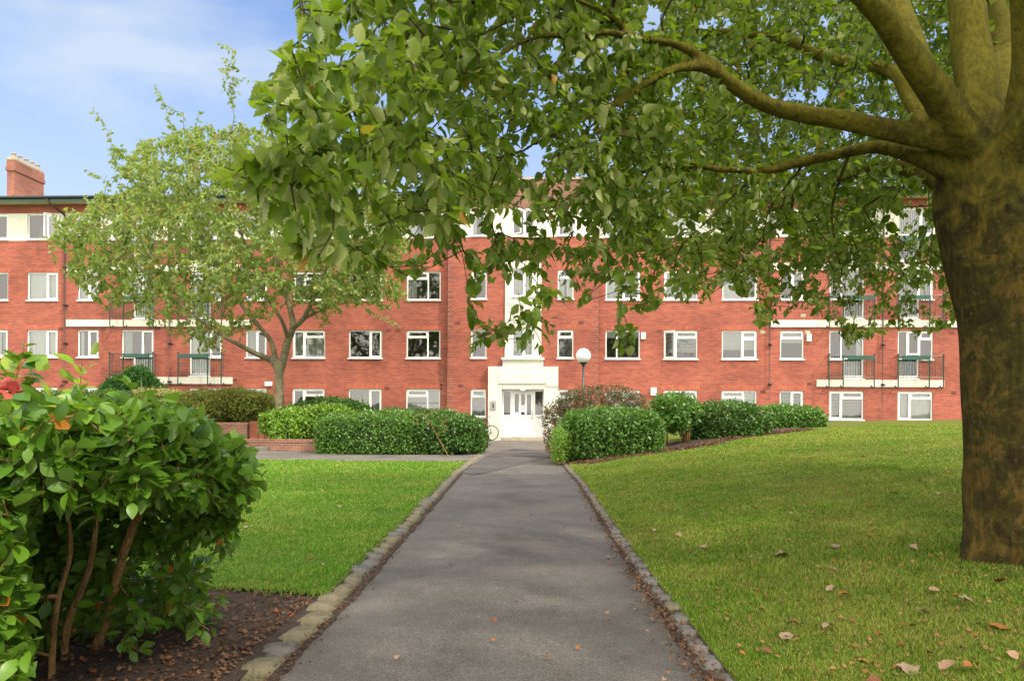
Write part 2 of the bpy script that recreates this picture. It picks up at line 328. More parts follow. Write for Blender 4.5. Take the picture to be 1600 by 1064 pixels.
# kerb setts, each a stone of its own
M['sett'] = simple('mossy_sandstone', (.24, .20, .135), .9, .2, 9, bump=.8, bscale=50, col2=(.11, .105, .055))
M['sett2'] = simple('grey_sandstone', (.20, .185, .165), .9, .2, 9, bump=.8, bscale=50, col2=(.085, .08, .075))
def sett_mesh(seed, L, W, mat):
    r = np.random.default_rng(seed); nx, ny, nz = 5, 7, 3; V = []; 
    bm_v = {}; faces = []
    def vid(i, j, k):
        if (i, j, k) not in bm_v: bm_v[(i, j, k)] = len(V); V.append((i / nx, j / ny, k / nz))
        return bm_v[(i, j, k)]
    for i in range(nx):
        for j in range(ny): faces.append((vid(i, j, nz), vid(i + 1, j, nz), vid(i + 1, j + 1, nz), vid(i, j + 1, nz)))
    for k in range(nz):
        for i in range(nx):
            faces.append((vid(i, 0, k), vid(i + 1, 0, k), vid(i + 1, 0, k + 1), vid(i, 0, k + 1))); faces.append((vid(i + 1, ny, k), vid(i, ny, k), vid(i, ny, k + 1), vid(i + 1, ny, k + 1)))
        for j in range(ny):
            faces.append((vid(0, j + 1, k), vid(0, j, k), vid(0, j, k + 1), vid(0, j + 1, k + 1))); faces.append((vid(nx, j, k), vid(nx, j + 1, k), vid(nx, j + 1, k + 1), vid(nx, j, k + 1)))
    P = (np.array(V) - [.5, .5, 1]) * [W, L, .14]; q = np.abs((np.array(V)[:, :2] - .5) * 2)
    rr = (q[:, 0] ** 5 + q[:, 1] ** 7); P[:, 2] -= np.where(np.array(V)[:, 2] > .99, .022 * rr, 0); sh = 1 - .07 * np.minimum(1, rr) * (np.array(V)[:, 2] > .99)
    P[:, 0] *= sh; P[:, 1] *= sh; P += .007 * r.normal(size=P.shape) * [1, 1, .6]; P[:, 0] += .012 * r.normal() * np.array(V)[:, 1]
    me = npmesh('kerb_sett', P, [np.array(faces)], True); me.materials.append(mat); return me
sl = [sett_mesh(20 + i, .245, .19, M['sett'] if i % 3 else M['sett2']) for i in range(6)]; sr = [sett_mesh(40 + i, .215, .135, M['sett2'] if i % 3 else M['sett']) for i in range(6)]
def row(fx, side, off, L, meshes, y0, y1, lab, near, grp):
    y = y0; k = 0
    while y < y1:
        LL = L * random.uniform(.82, 1.15); yc = y + LL / 2; x = float(fx(yc)) + side * off; sl_ = float(fx(yc + .2) - fx(yc - .2)) / .4
        o = bpy.data.objects.new('kerb_sett', meshes[random.randrange(len(meshes))]); COL.objects.link(o)
        o.location = (x + random.uniform(-.012, .012), yc, .034 + random.uniform(-.008, .008)); o.scale = (random.uniform(.92, 1.1), LL / L, 1)
        o.rotation_euler = (random.uniform(-.03, .03), random.uniform(-.05, .05), -math.atan(sl_) + random.uniform(-.05, .05))
        tag(o, near[k] if k < len(near) else lab, 'kerb stone', grp); y += LL + .018 + random.uniform(0, .016); k += 1
row(XL, -1, .105, .25, sl, 3.42, 21.0, 'worn stone sett in the row edging the left side of the path', ['mossy stone sett at the bottom edge of the photo, first in the left row', 'second mossy stone sett from the bottom in the left row', 'third stone sett from the bottom in the left row'], 'stone setts along the left edge of the path')
row(XR, 1, .075, .22, sr, 3.3, 18.0, 'half-sunken stone sett in the row edging the right side of the path', [], 'stone setts along the right edge of the path')
# ------------------------------------------------------------------ the block of flats
YF, YC, YR = 33.0, 32.72, 32.66      # wing face, centre block face, white render face
B = thing('apartment_block', 'long four-storey red brick block of flats with white top band and white entrance', 'building', (0, YF, 0))
def X(px, py=540, Y=YF): return float(at_y(px, py, Y)[0])
def Zc(py, px=660, Y=YF): return float(at_y(px, py, Y)[2])
XLE, XRE = X(-330), X(1960)
XC0, XC1 = X(699.5, 540, YC), X(935, 540, YC)
z2b = (Zc(467) + Zc(470, 1155)) / 2; z2t = (Zc(422) + Zc(425, 1155)) / 2
z1b = (Zc(558.5) + Zc(562, 1155)) / 2; z1t = (Zc(515) + Zc(517.5, 1155)) / 2
z0b, z0t = Zc(655, 1400) , (Zc(607) + Zc(611, 1155)) / 2
z0b = (z0b + z0t - (z1t - z1b) - .02) / 2
zB0 = Zc(375, 50) * .5 + Zc(372, 1340) * .5; zB1 = zB0 + (Zc(332, 50) - Zc(374.5, 50))
z3b, z3t = zB0 + .07, zB1 - .02
zTop = zB1 + .42; zPar = Zc(281, 850, YC)
ROWS = [(z0b, z0t), (z1b, z1t), (z2b, z2t), (z3b, z3t)]
SLABS = [(Zc(604.5, 1330), Zc(593.5, 1330)), (Zc(511.5, 1340), Zc(500.5, 1340)), (Zc(422, 1430), Zc(411, 1430))]
print('rows', [tuple(round(a, 2) for a in r) for r in ROWS], 'slabs', SLABS, 'top', zTop, zPar)
# (px0, px1, kind)
COLS = [(-300, -262, 'n'), (-225, -178, 'w'), (-140, -95, 'w'), (-50, 12, 'w'), (42, 90, 'w'), (121, 154, 'n'), (190, 240, 'bR'), (296, 347, 'bL'), (384, 417, 'n'), (457, 508, 'w'), (545, 597, 'w'), (635, 688, 'w'),
        (736, 760, 's'), (800, 835, 'st'), (871, 896, 's'), (946, 1000, 'w'), (1037, 1090, 'w'), (1128, 1183, 'w'), (1219, 1256, 'n'), (1296, 1350, 'bR'), (1403, 1458, 'bL'), (1520, 1556, 'n'), (1590, 1642, 'w'), (1700, 1752, 'w'), (1800, 1850, 'w')]
def wall_panel(name, mat, x0, x1, z0, z1, y, ops, depth=.12, parent=B):
    ops = [o for o in ops if o[1] > x0 and o[0] < x1 and o[3] > z0 and o[2] < z1]
    xs = sorted({x0, x1, *[min(max(v, x0), x1) for o in ops for v in o[:2]]}); zs = sorted({z0, z1, *[min(max(v, z0), z1) for o in ops for v in o[2:4]]})
    b = MB()
    for a, c in zip(xs, xs[1:]):
        for d, e in zip(zs, zs[1:]):
            cx, cz = (a + c) / 2, (d + e) / 2
            if c - a < 1e-4 or e - d < 1e-4 or any(o[0] < cx < o[1] and o[2] < cz < o[3] for o in ops): continue
            b.quad((a, y, d), (c, y, d), (c, y, e), (a, y, e))
    for o in ops:
        a, c, d, e = max(o[0], x0), min(o[1], x1), max(o[2], z0), min(o[3], z1)
        def ins(px, pz): return any(q is not o and q[0] < px < q[1] and q[2] < pz < q[3] for q in ops)
        if not ins(a - .01, (d + e) / 2): b.quad((a, y, d), (a, y, e), (a, y + depth, e), (a, y + depth, d))
        if not ins(c + .01, (d + e) / 2): b.quad((c, y, e), (c, y, d), (c, y + depth, d), (c, y + depth, e))
        if not ins((a + c) / 2, e + .01) and e < z1: b.quad((a, y, e), (c, y, e), (c, y + depth, e), (a, y + depth, e))
        if not ins((a + c) / 2, d - .01) and d > z0: b.quad((c, y, d), (a, y, d), (a, y + depth, d), (c, y + depth, d))
    return b.build(name, mat, parent)
ops = []; wins = []
for i, (p0, p1, k) in enumerate(COLS):
    Yw = YC if 700 < p0 < 935 else YF
    if k == 'st': Yw = YR
    x0, x1 = X(p0, 540, Yw), X(p1, 540, Yw)
    for r, (a, b_) in enumerate(ROWS):
        if k == 'st':
            if r == 0: continue
            a, b_ = [None, (Zc(558, 818, YR), Zc(511, 818, YR)), (Zc(463, 818, YR), Zc(419, 818, YR)), (z3b, z3t)][r]
        if k == 's' and r == 0: a += .02
        ops.append((x0, x1, a, b_)); wins.append((i, r, k, x0, x1, a, b_, Yw))
        if k[0] == 'b' and r > 0:
            fr = .60 if p0 > 800 else .64
            s = SLABS[r - 1][1] + .06; dx0, dx1 = (x1 - (x1 - x0) * fr, x1) if k == 'bR' else (x0, x0 + (x1 - x0) * fr)
            ops.append((dx0, dx1, s, a + .02)); wins.append((i, r, 'door' + k[1], dx0, dx1, s, a, Yw))
# walls
def side_ops(lo, hi): return [o for o in ops if lo < (o[0] + o[1]) / 2 < hi]
LW, CW, RW = side_ops(XLE, XC0), side_ops(XC0, XC1), side_ops(XC1, XRE)
PX0, PX1, PZ = X(763, 620, YR), X(872, 620, YR), Zc(573, 818, YR)              # entrance surround
CX0, CX1, CZ = X(789, 500, YR), X(846, 500, YR), Zc(408, 818, YR)              # white stair column
DX0, DX1, DZ0, DZ1 = X(784, 650, YR), X(850, 650, YR), .12, Zc(608, 818, YR)   # door recess
wall_panel('wall', M['brick'], XLE, XC0, -.3, zB0, YF, LW); wall_panel('wall', M['brick'], XC1, XRE, -.3, zB0, YF, RW)
wall_panel('wall', M['brick'], XC0, XC1, -.3, zB0, YC, CW + [(PX0 + .05, PX1 - .05, -.4, PZ - .05), (CX0 + .05, CX1 - .05, PZ - .2, CZ - .05)])
wall_panel('render_band', M['render'], XLE, XC0, zB0, zB1, YF - .012, LW); wall_panel('render_band', M['render'], XC1, XRE, zB0, zB1, YF - .012, RW)
wall_panel('render_band', M['render'], XC0 - .012, XC1 + .012, zB0, zB1, YC - .012, CW)
b = MB(); b.quad((XLE, YF, zB1), (XC0, YF, zB1), (XC0, YF, zTop), (XLE, YF, zTop)); b.quad((XC1, YF, zB1), (XRE, YF, zB1), (XRE, YF, zTop), (XC1, YF, zTop)); b.build('wall', M['brick'], B)
b = MB(); b.quad((XC0, YC, zB1), (XC1, YC, zB1), (XC1, YC, zPar), (XC0, YC, zPar))
for xx in (XC0, XC1):
    b.quad((xx, YC, -.3), (xx, YF + .002, -.3), (xx, YF + .002, zTop), (xx, YC, zTop)); b.quad((xx, YC, zTop), (xx, YF + 6, zTop), (xx, YF + 6, zPar), (xx, YC, zPar))
b.quad((XC0, YF + 6, zTop), (XC1, YF + 6, zTop), (XC1, YF + 6, zPar), (XC0, YF + 6, zPar)); b.quad((XC0, YC, zPar - .1), (XC1, YC, zPar - .1), (XC1, YF + 6, zPar - .1), (XC0, YF + 6, zPar - .1))
b.build('parapet_wall', M['brick_old'], B)
MB().box(XC0 - .04, XC1 + .04, YC - .05, YC + .3, zPar, zPar + .09).build('coping', M['cement'], B)
# end and back walls
b = MB(); DEP = 11.0
for xx in (XLE, XRE): b.quad((xx, YF, -.3), (xx, YF + DEP, -.3), (xx, YF + DEP, zTop), (xx, YF, zTop))
b.quad((XLE, YF + DEP, -.3), (XRE, YF + DEP, -.3), (XRE, YF + DEP, zTop), (XLE, YF + DEP, zTop)); b.build('wall', M['brick'], B)
# rooms behind the windows
b = MB()
for z in (-.25, SLABS[0][0], SLABS[1][0], SLABS[2][0], zB1 + .02): b.box(XLE + .02, XRE - .02, YF + .13, YF + 3.6, z, z + .16)
b.quad((XLE, YF + 3.6, -.2), (XRE, YF + 3.6, -.2), (XRE, YF + 3.6, zTop), (XLE, YF + 3.6, zTop))
for p in (-245, -160, -70, 25, 106, 172, 265, 365, 437, 525, 615, 778, 858, 915, 1015, 1110, 1201, 1275, 1378, 1490, 1570, 1670, 1780): x = X(p); b.box(x - .06, x + .06, YF + .13, YF + 3.59, -.2, zB1)
b.build('room_partition', M['dark'], B)
# brick courses standing on end over windows, sills, frames, panes, curtains
def curtain(x0, x1, z0, z1, y, mat, parent, name='curtain', amp=.025, seed=0):
    r = np.random.default_rng(seed); nx = max(6, int((x1 - x0) / .035)); xs = np.linspace(x0, x1, nx); ph = r.uniform(0, 6)
    yy = y + amp * np.sin(xs * 38 + ph + 1.2 * np.sin(xs * 9 + ph)); V = [(x, q, z) for z in (z0, z1) for x, q in zip(xs, yy)]
    i = np.arange(nx - 1); me = npmesh(name, V, [np.stack([i, i + 1, i + 1 + nx, i + nx], 1)], True); return link(name, me, mat, parent)
def frame_window(x0, x1, z0, z1, Y, lay, name='window'):
    """lay: list of (u0,u1,v0,v1,openable) panes"""
    yf = Y + .055; t = .055; W, H = x1 - x0, z1 - z0; b = MB(); g = MB()
    b.box(x0, x0 + t, yf, yf + .06, z0, z1); b.box(x1 - t, x1, yf, yf + .06, z0, z1); b.box(x0 + t, x1 - t, yf, yf + .06, z1 - t, z1); b.box(x0 + t, x1 - t, yf, yf + .06, z0, z0 + t)
    ix0, ix1, iz0, iz1 = x0 + t, x1 - t, z0 + t, z1 - t
    fr = None
    for (u0, u1, v0, v1, op) in lay:
        a, c, d, e = ix0 + (ix1 - ix0) * u0, ix0 + (ix1 - ix0) * u1, iz0 + (iz1 - iz0) * v0, iz0 + (iz1 - iz0) * v1
        k = .028
        a2, c2 = a + (k if u0 > 0 else 0), c - (k if u1 < 1 else 0); d2, e2 = d + (k if v0 > 0 else 0), e - (k if v1 < 1 else 0)
        if u0 > 0: b.box(a, a2, yf + .002, yf + .058, d, e)
        if u1 < 1: b.box(c2, c, yf + .002, yf + .058, d, e)
        if v0 > 0: b.box(a2, c2, yf + .002, yf + .058, d, d2)
        if v1 < 1: b.box(a2, c2, yf + .002, yf + .058, e2, e)
        if op:
            s = .05; b.box(a2, a2 + s, yf - .014, yf + .04, d2, e2); b.box(c2 - s, c2, yf - .014, yf + .04, d2, e2); b.box(a2 + s, c2 - s, yf - .014, yf + .04, e2 - s, e2); b.box(a2 + s, c2 - s, yf - .014, yf + .04, d2, d2 + s)
            a2 += s; c2 -= s; d2 += s; e2 -= s
        if op != 2: g.quad((a2, yf + .025, d2), (c2, yf + .025, d2), (c2, yf + .025, e2), (a2, yf + .025, e2))
    o = b.build(name, M['upvc'], B)
    if g.v: g.build('glass', M['glass'], o)
    return o
L1 = [(0, .64, 0, 1, 0), (.64, 1, 0, 1, 1)]; L2 = [(0, .36, 0, 1, 1), (.36, 1, 0, .76, 0), (.36, 1, .76, 1, 1)]; L3 = [(0, .64, 0, .76, 0), (0, .64, .76, 1, 1), (.64, 1, 0, 1, 0)]
L4 = [(0, .5, 0, 1, 0), (.5, 1, 0, 1, 1)]; L5 = [(0, 1, 0, .74, 0), (0, 1, .74, 1, 1)]; L6 = [(0, .58, 0, 1, 0), (.58, 1, 0, .74, 1), (.58, 1, .74, 1, 1)]; L0 = [(0, 1, 0, 1, 0)]
LAY = {}   # (col,row) -> layout
for c in range(len(COLS)):
    for r in range(4):
        k = COLS[c][2]
        LAY[c, r] = {'n': [L4, L4, L4, L4], 's': [L5, L5, L5, L5], 'st': [L4, L4, L4, L4]}.get(k, [L2, L1, L3, L1])[r]
C = {(q[0]): i for i, q in enumerate(COLS)}
for px, r, l in ((545, 0, L1), (545, 1, L1), (545, 2, L1), (457, 0, L2), (457, 1, L2), (457, 2, L2), (635, 0, L3), (635, 1, L3), (635, 2, L3), (1037, 1, L2), (1037, 0, L2), (1037, 2, L2), (946, 1, [(0, .32, 0, 1, 0), (.32, 1, 0, 1, 0)]), (946, 2, L4), (946, 0, L4),
                 (1128, 1, L6), (1128, 0, L3), (1128, 2, L1), (1219, 1, L5), (1219, 0, L4), (1219, 2, L4), (1296, 0, L2), (1403, 0, L2), (1296, 1, [(0, .34, 0, 1, 0), (.34, 1, 0, 1, 0)]), (1296, 2, [(0, .34, 0, 1, 0), (.34, 1, 0, 1, 0)]),
                 (1403, 1, [(0, .26, 0, 1, 0), (.26, .64, .12, 1, 1), (.64, 1, 0, .72, 0), (.64, 1, .72, 1, 1)]), (1403, 2, L6), (42, 1, L1), (42, 2, L1), (42, 3, L1), (736, 0, L5), (736, 2, L5), (736, 1, L0), (736, 3, L5)):
    LAY[C[px], r] = l
COVER = {}  # (col,row) -> list of (kind,u0,u1,v0,v1)
dn = [('net', 0, 1, 0, 1)]; dk = []; 
for px, r, cv in ((-50, 1, dn), (-50, 2, [('net', 0, .5, 0, 1)]), (42, 0, dn), (42, 1, dn), (42, 2, dn), (42, 3, [('purple', .28, .62, 0, .6)]), (121, 0, dn), (121, 1, [('net', 0, .25, 0, 1)]), (121, 2, dn), (121, 3, dn), (190, 1, [('drape', 0, .3, 0, 1)]), (190, 2, dn), (296, 1, [('net', 0, .55, 0, 1)]), (296, 2, dn),
                  (384, 1, [('net', 0, .6, 0, 1)]), (384, 2, dn), (384, 0, [('net', 0, 1, .2, 1)]), (457, 0, dk), (457, 1, dn), (457, 2, dn), (545, 0, [('drape', 0, 1, 0, 1)]), (545, 1, dk), (545, 2, dk), (635, 0, dn), (635, 1, dk), (635, 2, [('net', 0, .3, 0, 1)]), (736, 0, [('drape', 0, 1, 0, 1)]), (736, 1, dk), (736, 2, dk), (736, 3, [('net', 0, .35, 0, 1), ('drape', .6, 1, 0, 1)]),
                  (871, 0, [('blind', 0, 1, .2, 1)]), (871, 1, dk), (946, 1, [('blind', 0, 1, .72, 1)]), (946, 2, dn), (1037, 0, [('slats', 0, 1, 0, 1)]), (1037, 1, [('slats', 0, 1, .22, 1)]), (1037, 2, [('blind', 0, 1, 0, 1)]), (1128, 0, dn), (1128, 1, [('blind', 0, 1, .3, 1)]), (1128, 2, [('net', 0, .6, 0, 1)]),
                  (1219, 0, [('slats', 0, 1, 0, 1)]), (1219, 1, [('blind', 0, 1, .55, .95)]), (1219, 2, [('drape', .62, 1, 0, 1)]), (1296, 0, [('slats', 0, 1, 0, 1)]), (1296, 1, [('net', .8, 1, 0, 1)]), (1296, 2, [('drape', .5, .8, 0, 1)]), (1403, 0, dn), (1403, 1, [('crimson', 0, .3, 0, 1), ('crimson', .6, .78, 0, 1)]), (1403, 2, [('vert', 0, 1, 0, 1)]), (1403, 3, [('vert', 0, 1, 0, 1)]), (1296, 3, dn), (946, 3, dn), (1037, 3, dn), (545, 3, dn), (635, 3, [('net', 0, .3, 0, 1)]), (457, 3, dn)):
    COVER[C[px], r] = cv
DCOV = {(C[1403], 1): [('yellow', .05, .36, .05, 1), ('teal', .38, .85, .05, 1)], (C[1296], 1): [('drape', .05, .9, .0, 1)], (C[1403], 2): [('vert', 0, 1, 0, 1)], (C[190], 1): [('drape', 0, .9, 0, 1)], (C[296], 1): [('net', 0, .9, 0, 1)], (C[190], 2): [('drape', 0, .5, 0, 1)], (C[1403], 3): [('vert', 0, 1, 0, 1)]}
def covers(cv, x0, x1, z0, z1, Y, o, seed):
    for (kd, u0, u1, v0, v1) in cv:
        a, c, d, e = x0 + (x1 - x0) * u0 + .03, x0 + (x1 - x0) * u1 - .03, z0 + (z1 - z0) * v0 + .03, z0 + (z1 - z0) * v1 - .03
        if kd in ('slats', 'vert'):
            b = MB()
            if kd == 'slats':
                z = d
                while z < e: b.quad((a, Y + .17, z), (c, Y + .17, z), (c, Y + .2, z + .045), (a, Y + .2, z + .045)); z += .065
            else:
                x = a
                while x < c: b.quad((x, Y + .17, d), (x + .07, Y + .2, d), (x + .07, Y + .2, e), (x, Y + .17, e)); x += .095
            b.build('blind', M['blind'], o)
        elif kd == 'blind': MB().quad((a, Y + .16, d), (c, Y + .16, d), (c, Y + .16, e), (a, Y + .16, e)).build('blind', M['blind'], o)
        else: curtain(a, c, d, e, Y + .19, M[kd], o, 'towel' if kd in ('yellow', 'teal') else 'curtain', seed=seed)
for n_, (i, r, k, x0, x1, z0, z1, Yw) in enumerate(wins):
    seed = n_
    if k.startswith('door'):
        b = MB(); g = MB(); yf = Yw + .055; t = .07
        b.box(x0, x0 + t, yf, yf + .06, z0, z1 - .002); b.box(x1 - t, x1, yf, yf + .06, z0, z1 - .002); b.box(x0 + t, x1 - t, yf, yf + .06, z0, z0 + .13); b.box(x0 - .03, x1 + .03, Yw - .05, Yw + .05, z0 - .045, z0 - .002)
        g.quad((x0 + t, yf + .03, z0 + .13), (x1 - t, yf + .03, z0 + .13), (x1 - t, yf + .03, z1), (x0 + t, yf + .03, z1))
        o = b.build('balcony_door', M['upvc'], B); g.build('glass', M['glass'], o); covers(DCOV.get((i, r), []), x0, x1, z0, z1, Yw, o, seed); continue
    o = frame_window(x0, x1, z0, z1, Yw, LAY[i, r])
    rr = random.random(); cv = COVER.get((i, r), dn if rr < .5 else dk)
    if cv is dn: cv = random.choice([dn, dn, [('net', 0, .47, 0, 1), ('net', .5, 1, 0, 1)], [('drape', 0, .22, 0, 1), ('drape', .8, 1, 0, 1), ('net', .22, .8, 0, 1)], [('blind', 0, 1, .5, 1), ('net', 0, 1, 0, .5)], [('net', 0, .4, 0, 1), ('drape', .74, 1, 0, 1)]])
    covers(cv, x0, x1, z0, z1, Yw, o, seed)
    if k != 'st' or r < 3:
        if k[0] == 'b' and r > 0: sx0, sx1 = (x0 - .03, x0 + (x1 - x0) * .36) if k == 'bR' else (x0 + (x1 - x0) * .66, x1 + .03)
        else: sx0, sx1 = x0 - .04, x1 + .04
        MB().box(sx0, sx1, Yw - .055, Yw + .052, z0 - .05, z0 - .002).build('sill', M['upvc'], o)
    if r in (0, 1, 2) and k != 'st' and not (k[0] == 'b' and r < 3) and not (k == 'n' and r == 1 and COLS[i][0] in (121, 1219)):
        MB().box(x0 - .1, x1 + .1, Yw - .004, Yw + .05, z1 + .006, z1 + .225).build('lintel', M['soldier'], o)
# a few casements stand open
def sash(x0, x1, z0, z1, Y, hinge, ang, parent=B):
    W = x1 - x0; b = MB(); g = MB(); t = .05
    b.box(0, t, -.02, .02, 0, z1 - z0); b.box(W - t, W, -.02, .02, 0, z1 - z0); b.box(t, W - t, -.02, .02, 0, t); b.box(t, W - t, -.02, .02, z1 - z0 - t, z1 - z0); g.quad((t, 0, t), (W - t, 0, t), (W - t, 0, z1 - z0 - t), (t, 0, z1 - z0 - t))
    ca, sa = math.cos(ang), math.sin(ang)
    for q in (b, g):
        q.v = [((x0 + v[0] * ca - v[1] * sa, Y - abs(v[0] * sa) * 1 + v[1] * ca, z0 + v[2]) if hinge == 'L' else (x1 - v[0] * ca - v[1] * sa, Y - abs(v[0] * sa) + v[1] * ca, z0 + v[2])) for v in q.v]
    o = b.build('open_casement', M['upvc'], parent); g.build('glass', M['glass'], o)
for px, r, u0, u1, hg in ((42, 3, .6, 1.0, 'R'), (1037, 1, 0, .36, 'L'), (800, 3, 0, .5, 'L')):
    w_ = [q for q in wins if q[0] == C[px] and q[1] == r][0]; x0, x1, z0, z1, Yw = w_[3:8]; sash(x0 + (x1 - x0) * u0, x0 + (x1 - x0) * u1, z0 + .03, z1 - .02, Yw + .02, hg, math.radians(38))
# balcony slabs and railings
def slab(p0, p1, s): MB().box(X(p0), X(p1), YF - .06, YF + .01, s[0], s[1]).build('balcony_slab', M['render'], B, bevel=.008)
slab(104, 392, SLABS[1]); slab(173, 364, SLABS[0]); slab(104, 392, SLABS[2]); slab(1204, 1500, SLABS[1]); slab(1276, 1475, SLABS[0]); slab(1204, 1500, SLABS[2])
def railing(pxs, pan, s):
    yo = YF - .34; zt = s[1] + 1.03; b = MB(); xs = [X(p) for p in pxs]
    for x in xs: b.tube([(x, yo, zt + .03), (x, yo, s[0] + .02), (x, YF - .2, s[0] - .06), (x, YF - .05, s[0] + .06)], .026, 6)
    for x in (xs[0], xs[-1]): b.tube([(x, yo, zt), (x, YF, zt)], .02, 6); b.tube([(x, yo, s[1] + .1), (x, YF - .02, s[1] + .1)], .014, 6); b.lathe((x, yo, zt + .03), [(.045, 0), (.045, .05), (.02, .07)], 8)
    for z in (zt, s[1] + .1): b.tube([(xs[0], yo, z), (xs[-1], yo, z)], .016, 6)
    nb = int((xs[-1] - xs[0]) / .11)
    for k in range(1, nb): x = xs[0] + (xs[-1] - xs[0]) * k / nb; b.box(x - .006, x + .006, yo - .006, yo + .006, s[1] + .1, zt)
    for q in (yo + .11, yo + .22):
        for x in (xs[0], xs[-1]): b.box(x - .006, x + .006, q - .006, q + .006, s[1] + .1, zt)
    o = b.build('balcony_railing', M['green_dark'], B); MB().box(X(pan[0]), X(pan[1]), yo - .05, yo - .03, zt - .17, zt + .01).build('panel', M['green'], o)
for s in SLABS:
    railing((178, 199, 239, 245), (199, 239), s); railing((284, 330, 351), (284, 330), s); railing((1291, 1313, 1361), (1319, 1361), s); railing((1398, 1446, 1468), (1403, 1446), s)
# white entrance surround and stair column
dops = [(DX0, DX1, -.4, DZ1)]
wall_panel('entrance_surround', M['render'], PX0, PX1, -.1, PZ, YR - .18, dops, .5)
b = MB(); y0 = YR - .18
b.quad((PX0, y0, -.1), (PX0, YC, -.1), (PX0, YC, PZ), (PX0, y0, PZ)); b.quad((PX1, y0, -.1), (PX1, YC, -.1), (PX1, YC, PZ), (PX1, y0, PZ)); b.quad((PX0, y0, PZ), (PX1, y0, PZ), (PX1, YC, PZ), (PX0, YC, PZ)); b.build('entrance_surround', M['render'], B)
q0, q1 = X(779, 600, y0), X(854, 600, y0); zz = Zc(598, 818, y0)
MB().box(q0, q1, y0 - .05, y0 - .002, zz - .03, zz + .02).build('drip_mould', M['render'], B)
MB().box(q0, q1, y0 - .03, y0 - .002, zz + .022, Zc(582, 818, y0)).build('fascia_panel', M['render'], B, bevel=.006)
MB().box(CX0 - .09, CX1 + .09, YR - .14, YC, Zc(573, 818, YR) + .002, Zc(563, 818, YR)).build('ledge', M['render'], B, bevel=.01)
MB().box(CX0 - .14, CX1 + .14, YR - .22, YC, Zc(563, 818, YR) + .002, Zc(559, 818, YR)).build('ledge', M['render'], B, bevel=.01)
wall_panel('stair_column', M['render'], CX0, CX1, Zc(559, 818, YR) + .004, CZ, YR, [o for o in CW if CX0 < (o[0] + o[1]) / 2 < CX1])
b = MB(); zc0 = Zc(563, 818, YR)
b.quad((CX0, YR, zc0), (CX0, YC, zc0), (CX0, YC, CZ), (CX0, YR, CZ)); b.quad((CX1, YR, zc0), (CX1, YC, zc0), (CX1, YC, CZ), (CX1, YR, CZ)); b.quad((CX0, YR, CZ), (CX1, YR, CZ), (CX1, YC, CZ), (CX0, YC, CZ)); b.build('stair_column', M['render'], B)
for zz in (Zc(487, 818, YR), Zc(475, 818, YR), Zc(500, 818, YR)): MB().box(CX0 + .06, CX1 - .06, YR - .02, YR - .001, zz, zz + .035).build('string_course', M['render'], B)
# entrance door screen
yd = YR + .12; b = MB(); g = MB(); pn = MB()
def dpx(p): return X(p, 650, yd)
zA, zBt, zM = Zc(650, 818, yd), DZ1 - .1, Zc(652, 818, yd)
zD0 = .14
xsd = [DX0, dpx(787), dpx(797.5), dpx(799.5), dpx(833), dpx(836), dpx(848), DX1]
b.box(DX0, xsd[1], yd, yd + .08, zD0, DZ1); b.box(xsd[6], DX1, yd, yd + .08, zD0, DZ1); b.box(xsd[1], xsd[6], yd + .002, yd + .078, zBt, DZ1); b.box(xsd[2], xsd[3], yd - .002, yd + .08, zD0, zBt); b.box(xsd[4], xsd[5], yd - .002, yd + .08, zD0, zBt)
for a, c in ((xsd[1], xsd[2]), (xsd[5], xsd[6])):
    b.box(a, c, yd + .01, yd + .07, zD0, zD0 + .1); b.box(a, c, yd + .01, yd + .07, zA - .02, zA + .06); pn.box(a, c, yd + .03, yd + .05, zD0 + .1, zA - .02); g.quad((a, yd + .04, zA + .06), (c, yd + .04, zA + .06), (c, yd + .04, zBt), (a, yd + .04, zBt))
scr = b.build('door_frame', M['upvc'], B)
for q_, nm, mt in ((pn, 'lower_panel', 'upvc'), (g, 'glass', 'glass')):
    h_ = len(q_.v) // 2; hf = len(q_.f) // 2
    for s_ in (0, 1): w2 = MB(); w2._add(q_.v[s_ * h_:(s_ + 1) * h_], [tuple(i - s_ * h_ for i in f) for f in q_.f[s_ * hf:(s_ + 1) * hf]]); w2.build(nm, M[mt], scr)
b = MB(); g = MB(); a, c = xsd[3] + .008, xsd[4] - .008; yq = yd + .015
pp = [dpx(804), dpx(810.5), dpx(814), dpx(820), dpx(823), dpx(829.8)]
b.box(a, pp[0], yq, yq + .05, zD0 + .01, zBt - .01); b.box(pp[5], c, yq, yq + .05, zD0 + .01, zBt - .01); b.box(pp[0], pp[5], yq + .001, yq + .049, zD0 + .01, zD0 + .16); b.box(pp[0], pp[5], yq + .001, yq + .049, zBt - .1, zBt - .01)
b.box(pp[0], pp[5], yq + .001, yq + .049, zA - .06, zA + .05); b.box(pp[1], pp[2], yq + .002, yq + .048, zA + .05, zBt - .1); b.box(pp[3], pp[4], yq + .002, yq + .048, zA + .05, zBt - .1)
b.box(pp[0] + .0, pp[5], yq + .02, yq + .04, zD0 + .16, zA - .06)
dr = b.build('entrance_door', M['upvc'], B)
for u, v in ((0, 1), (2, 3), (4, 5)): g.quad((pp[u], yq + .03, zA + .05), (pp[v], yq + .03, zA + .05), (pp[v], yq + .03, zBt - .1), (pp[u], yq + .03, zBt - .1))
g.build('glass', M['glass'], dr)
MB().box(dpx(831), dpx(832), yq - .05, yq - .03, zA - .15, zA + .25).build('handle', M['steel'], dr)
nt_ = MB().box(pp[2] - .02, pp[3] + .02, yq - .008, yq - .002, Zc(643.5, 818, yd), Zc(633, 818, yd)).build('notice', M['paper'], dr)
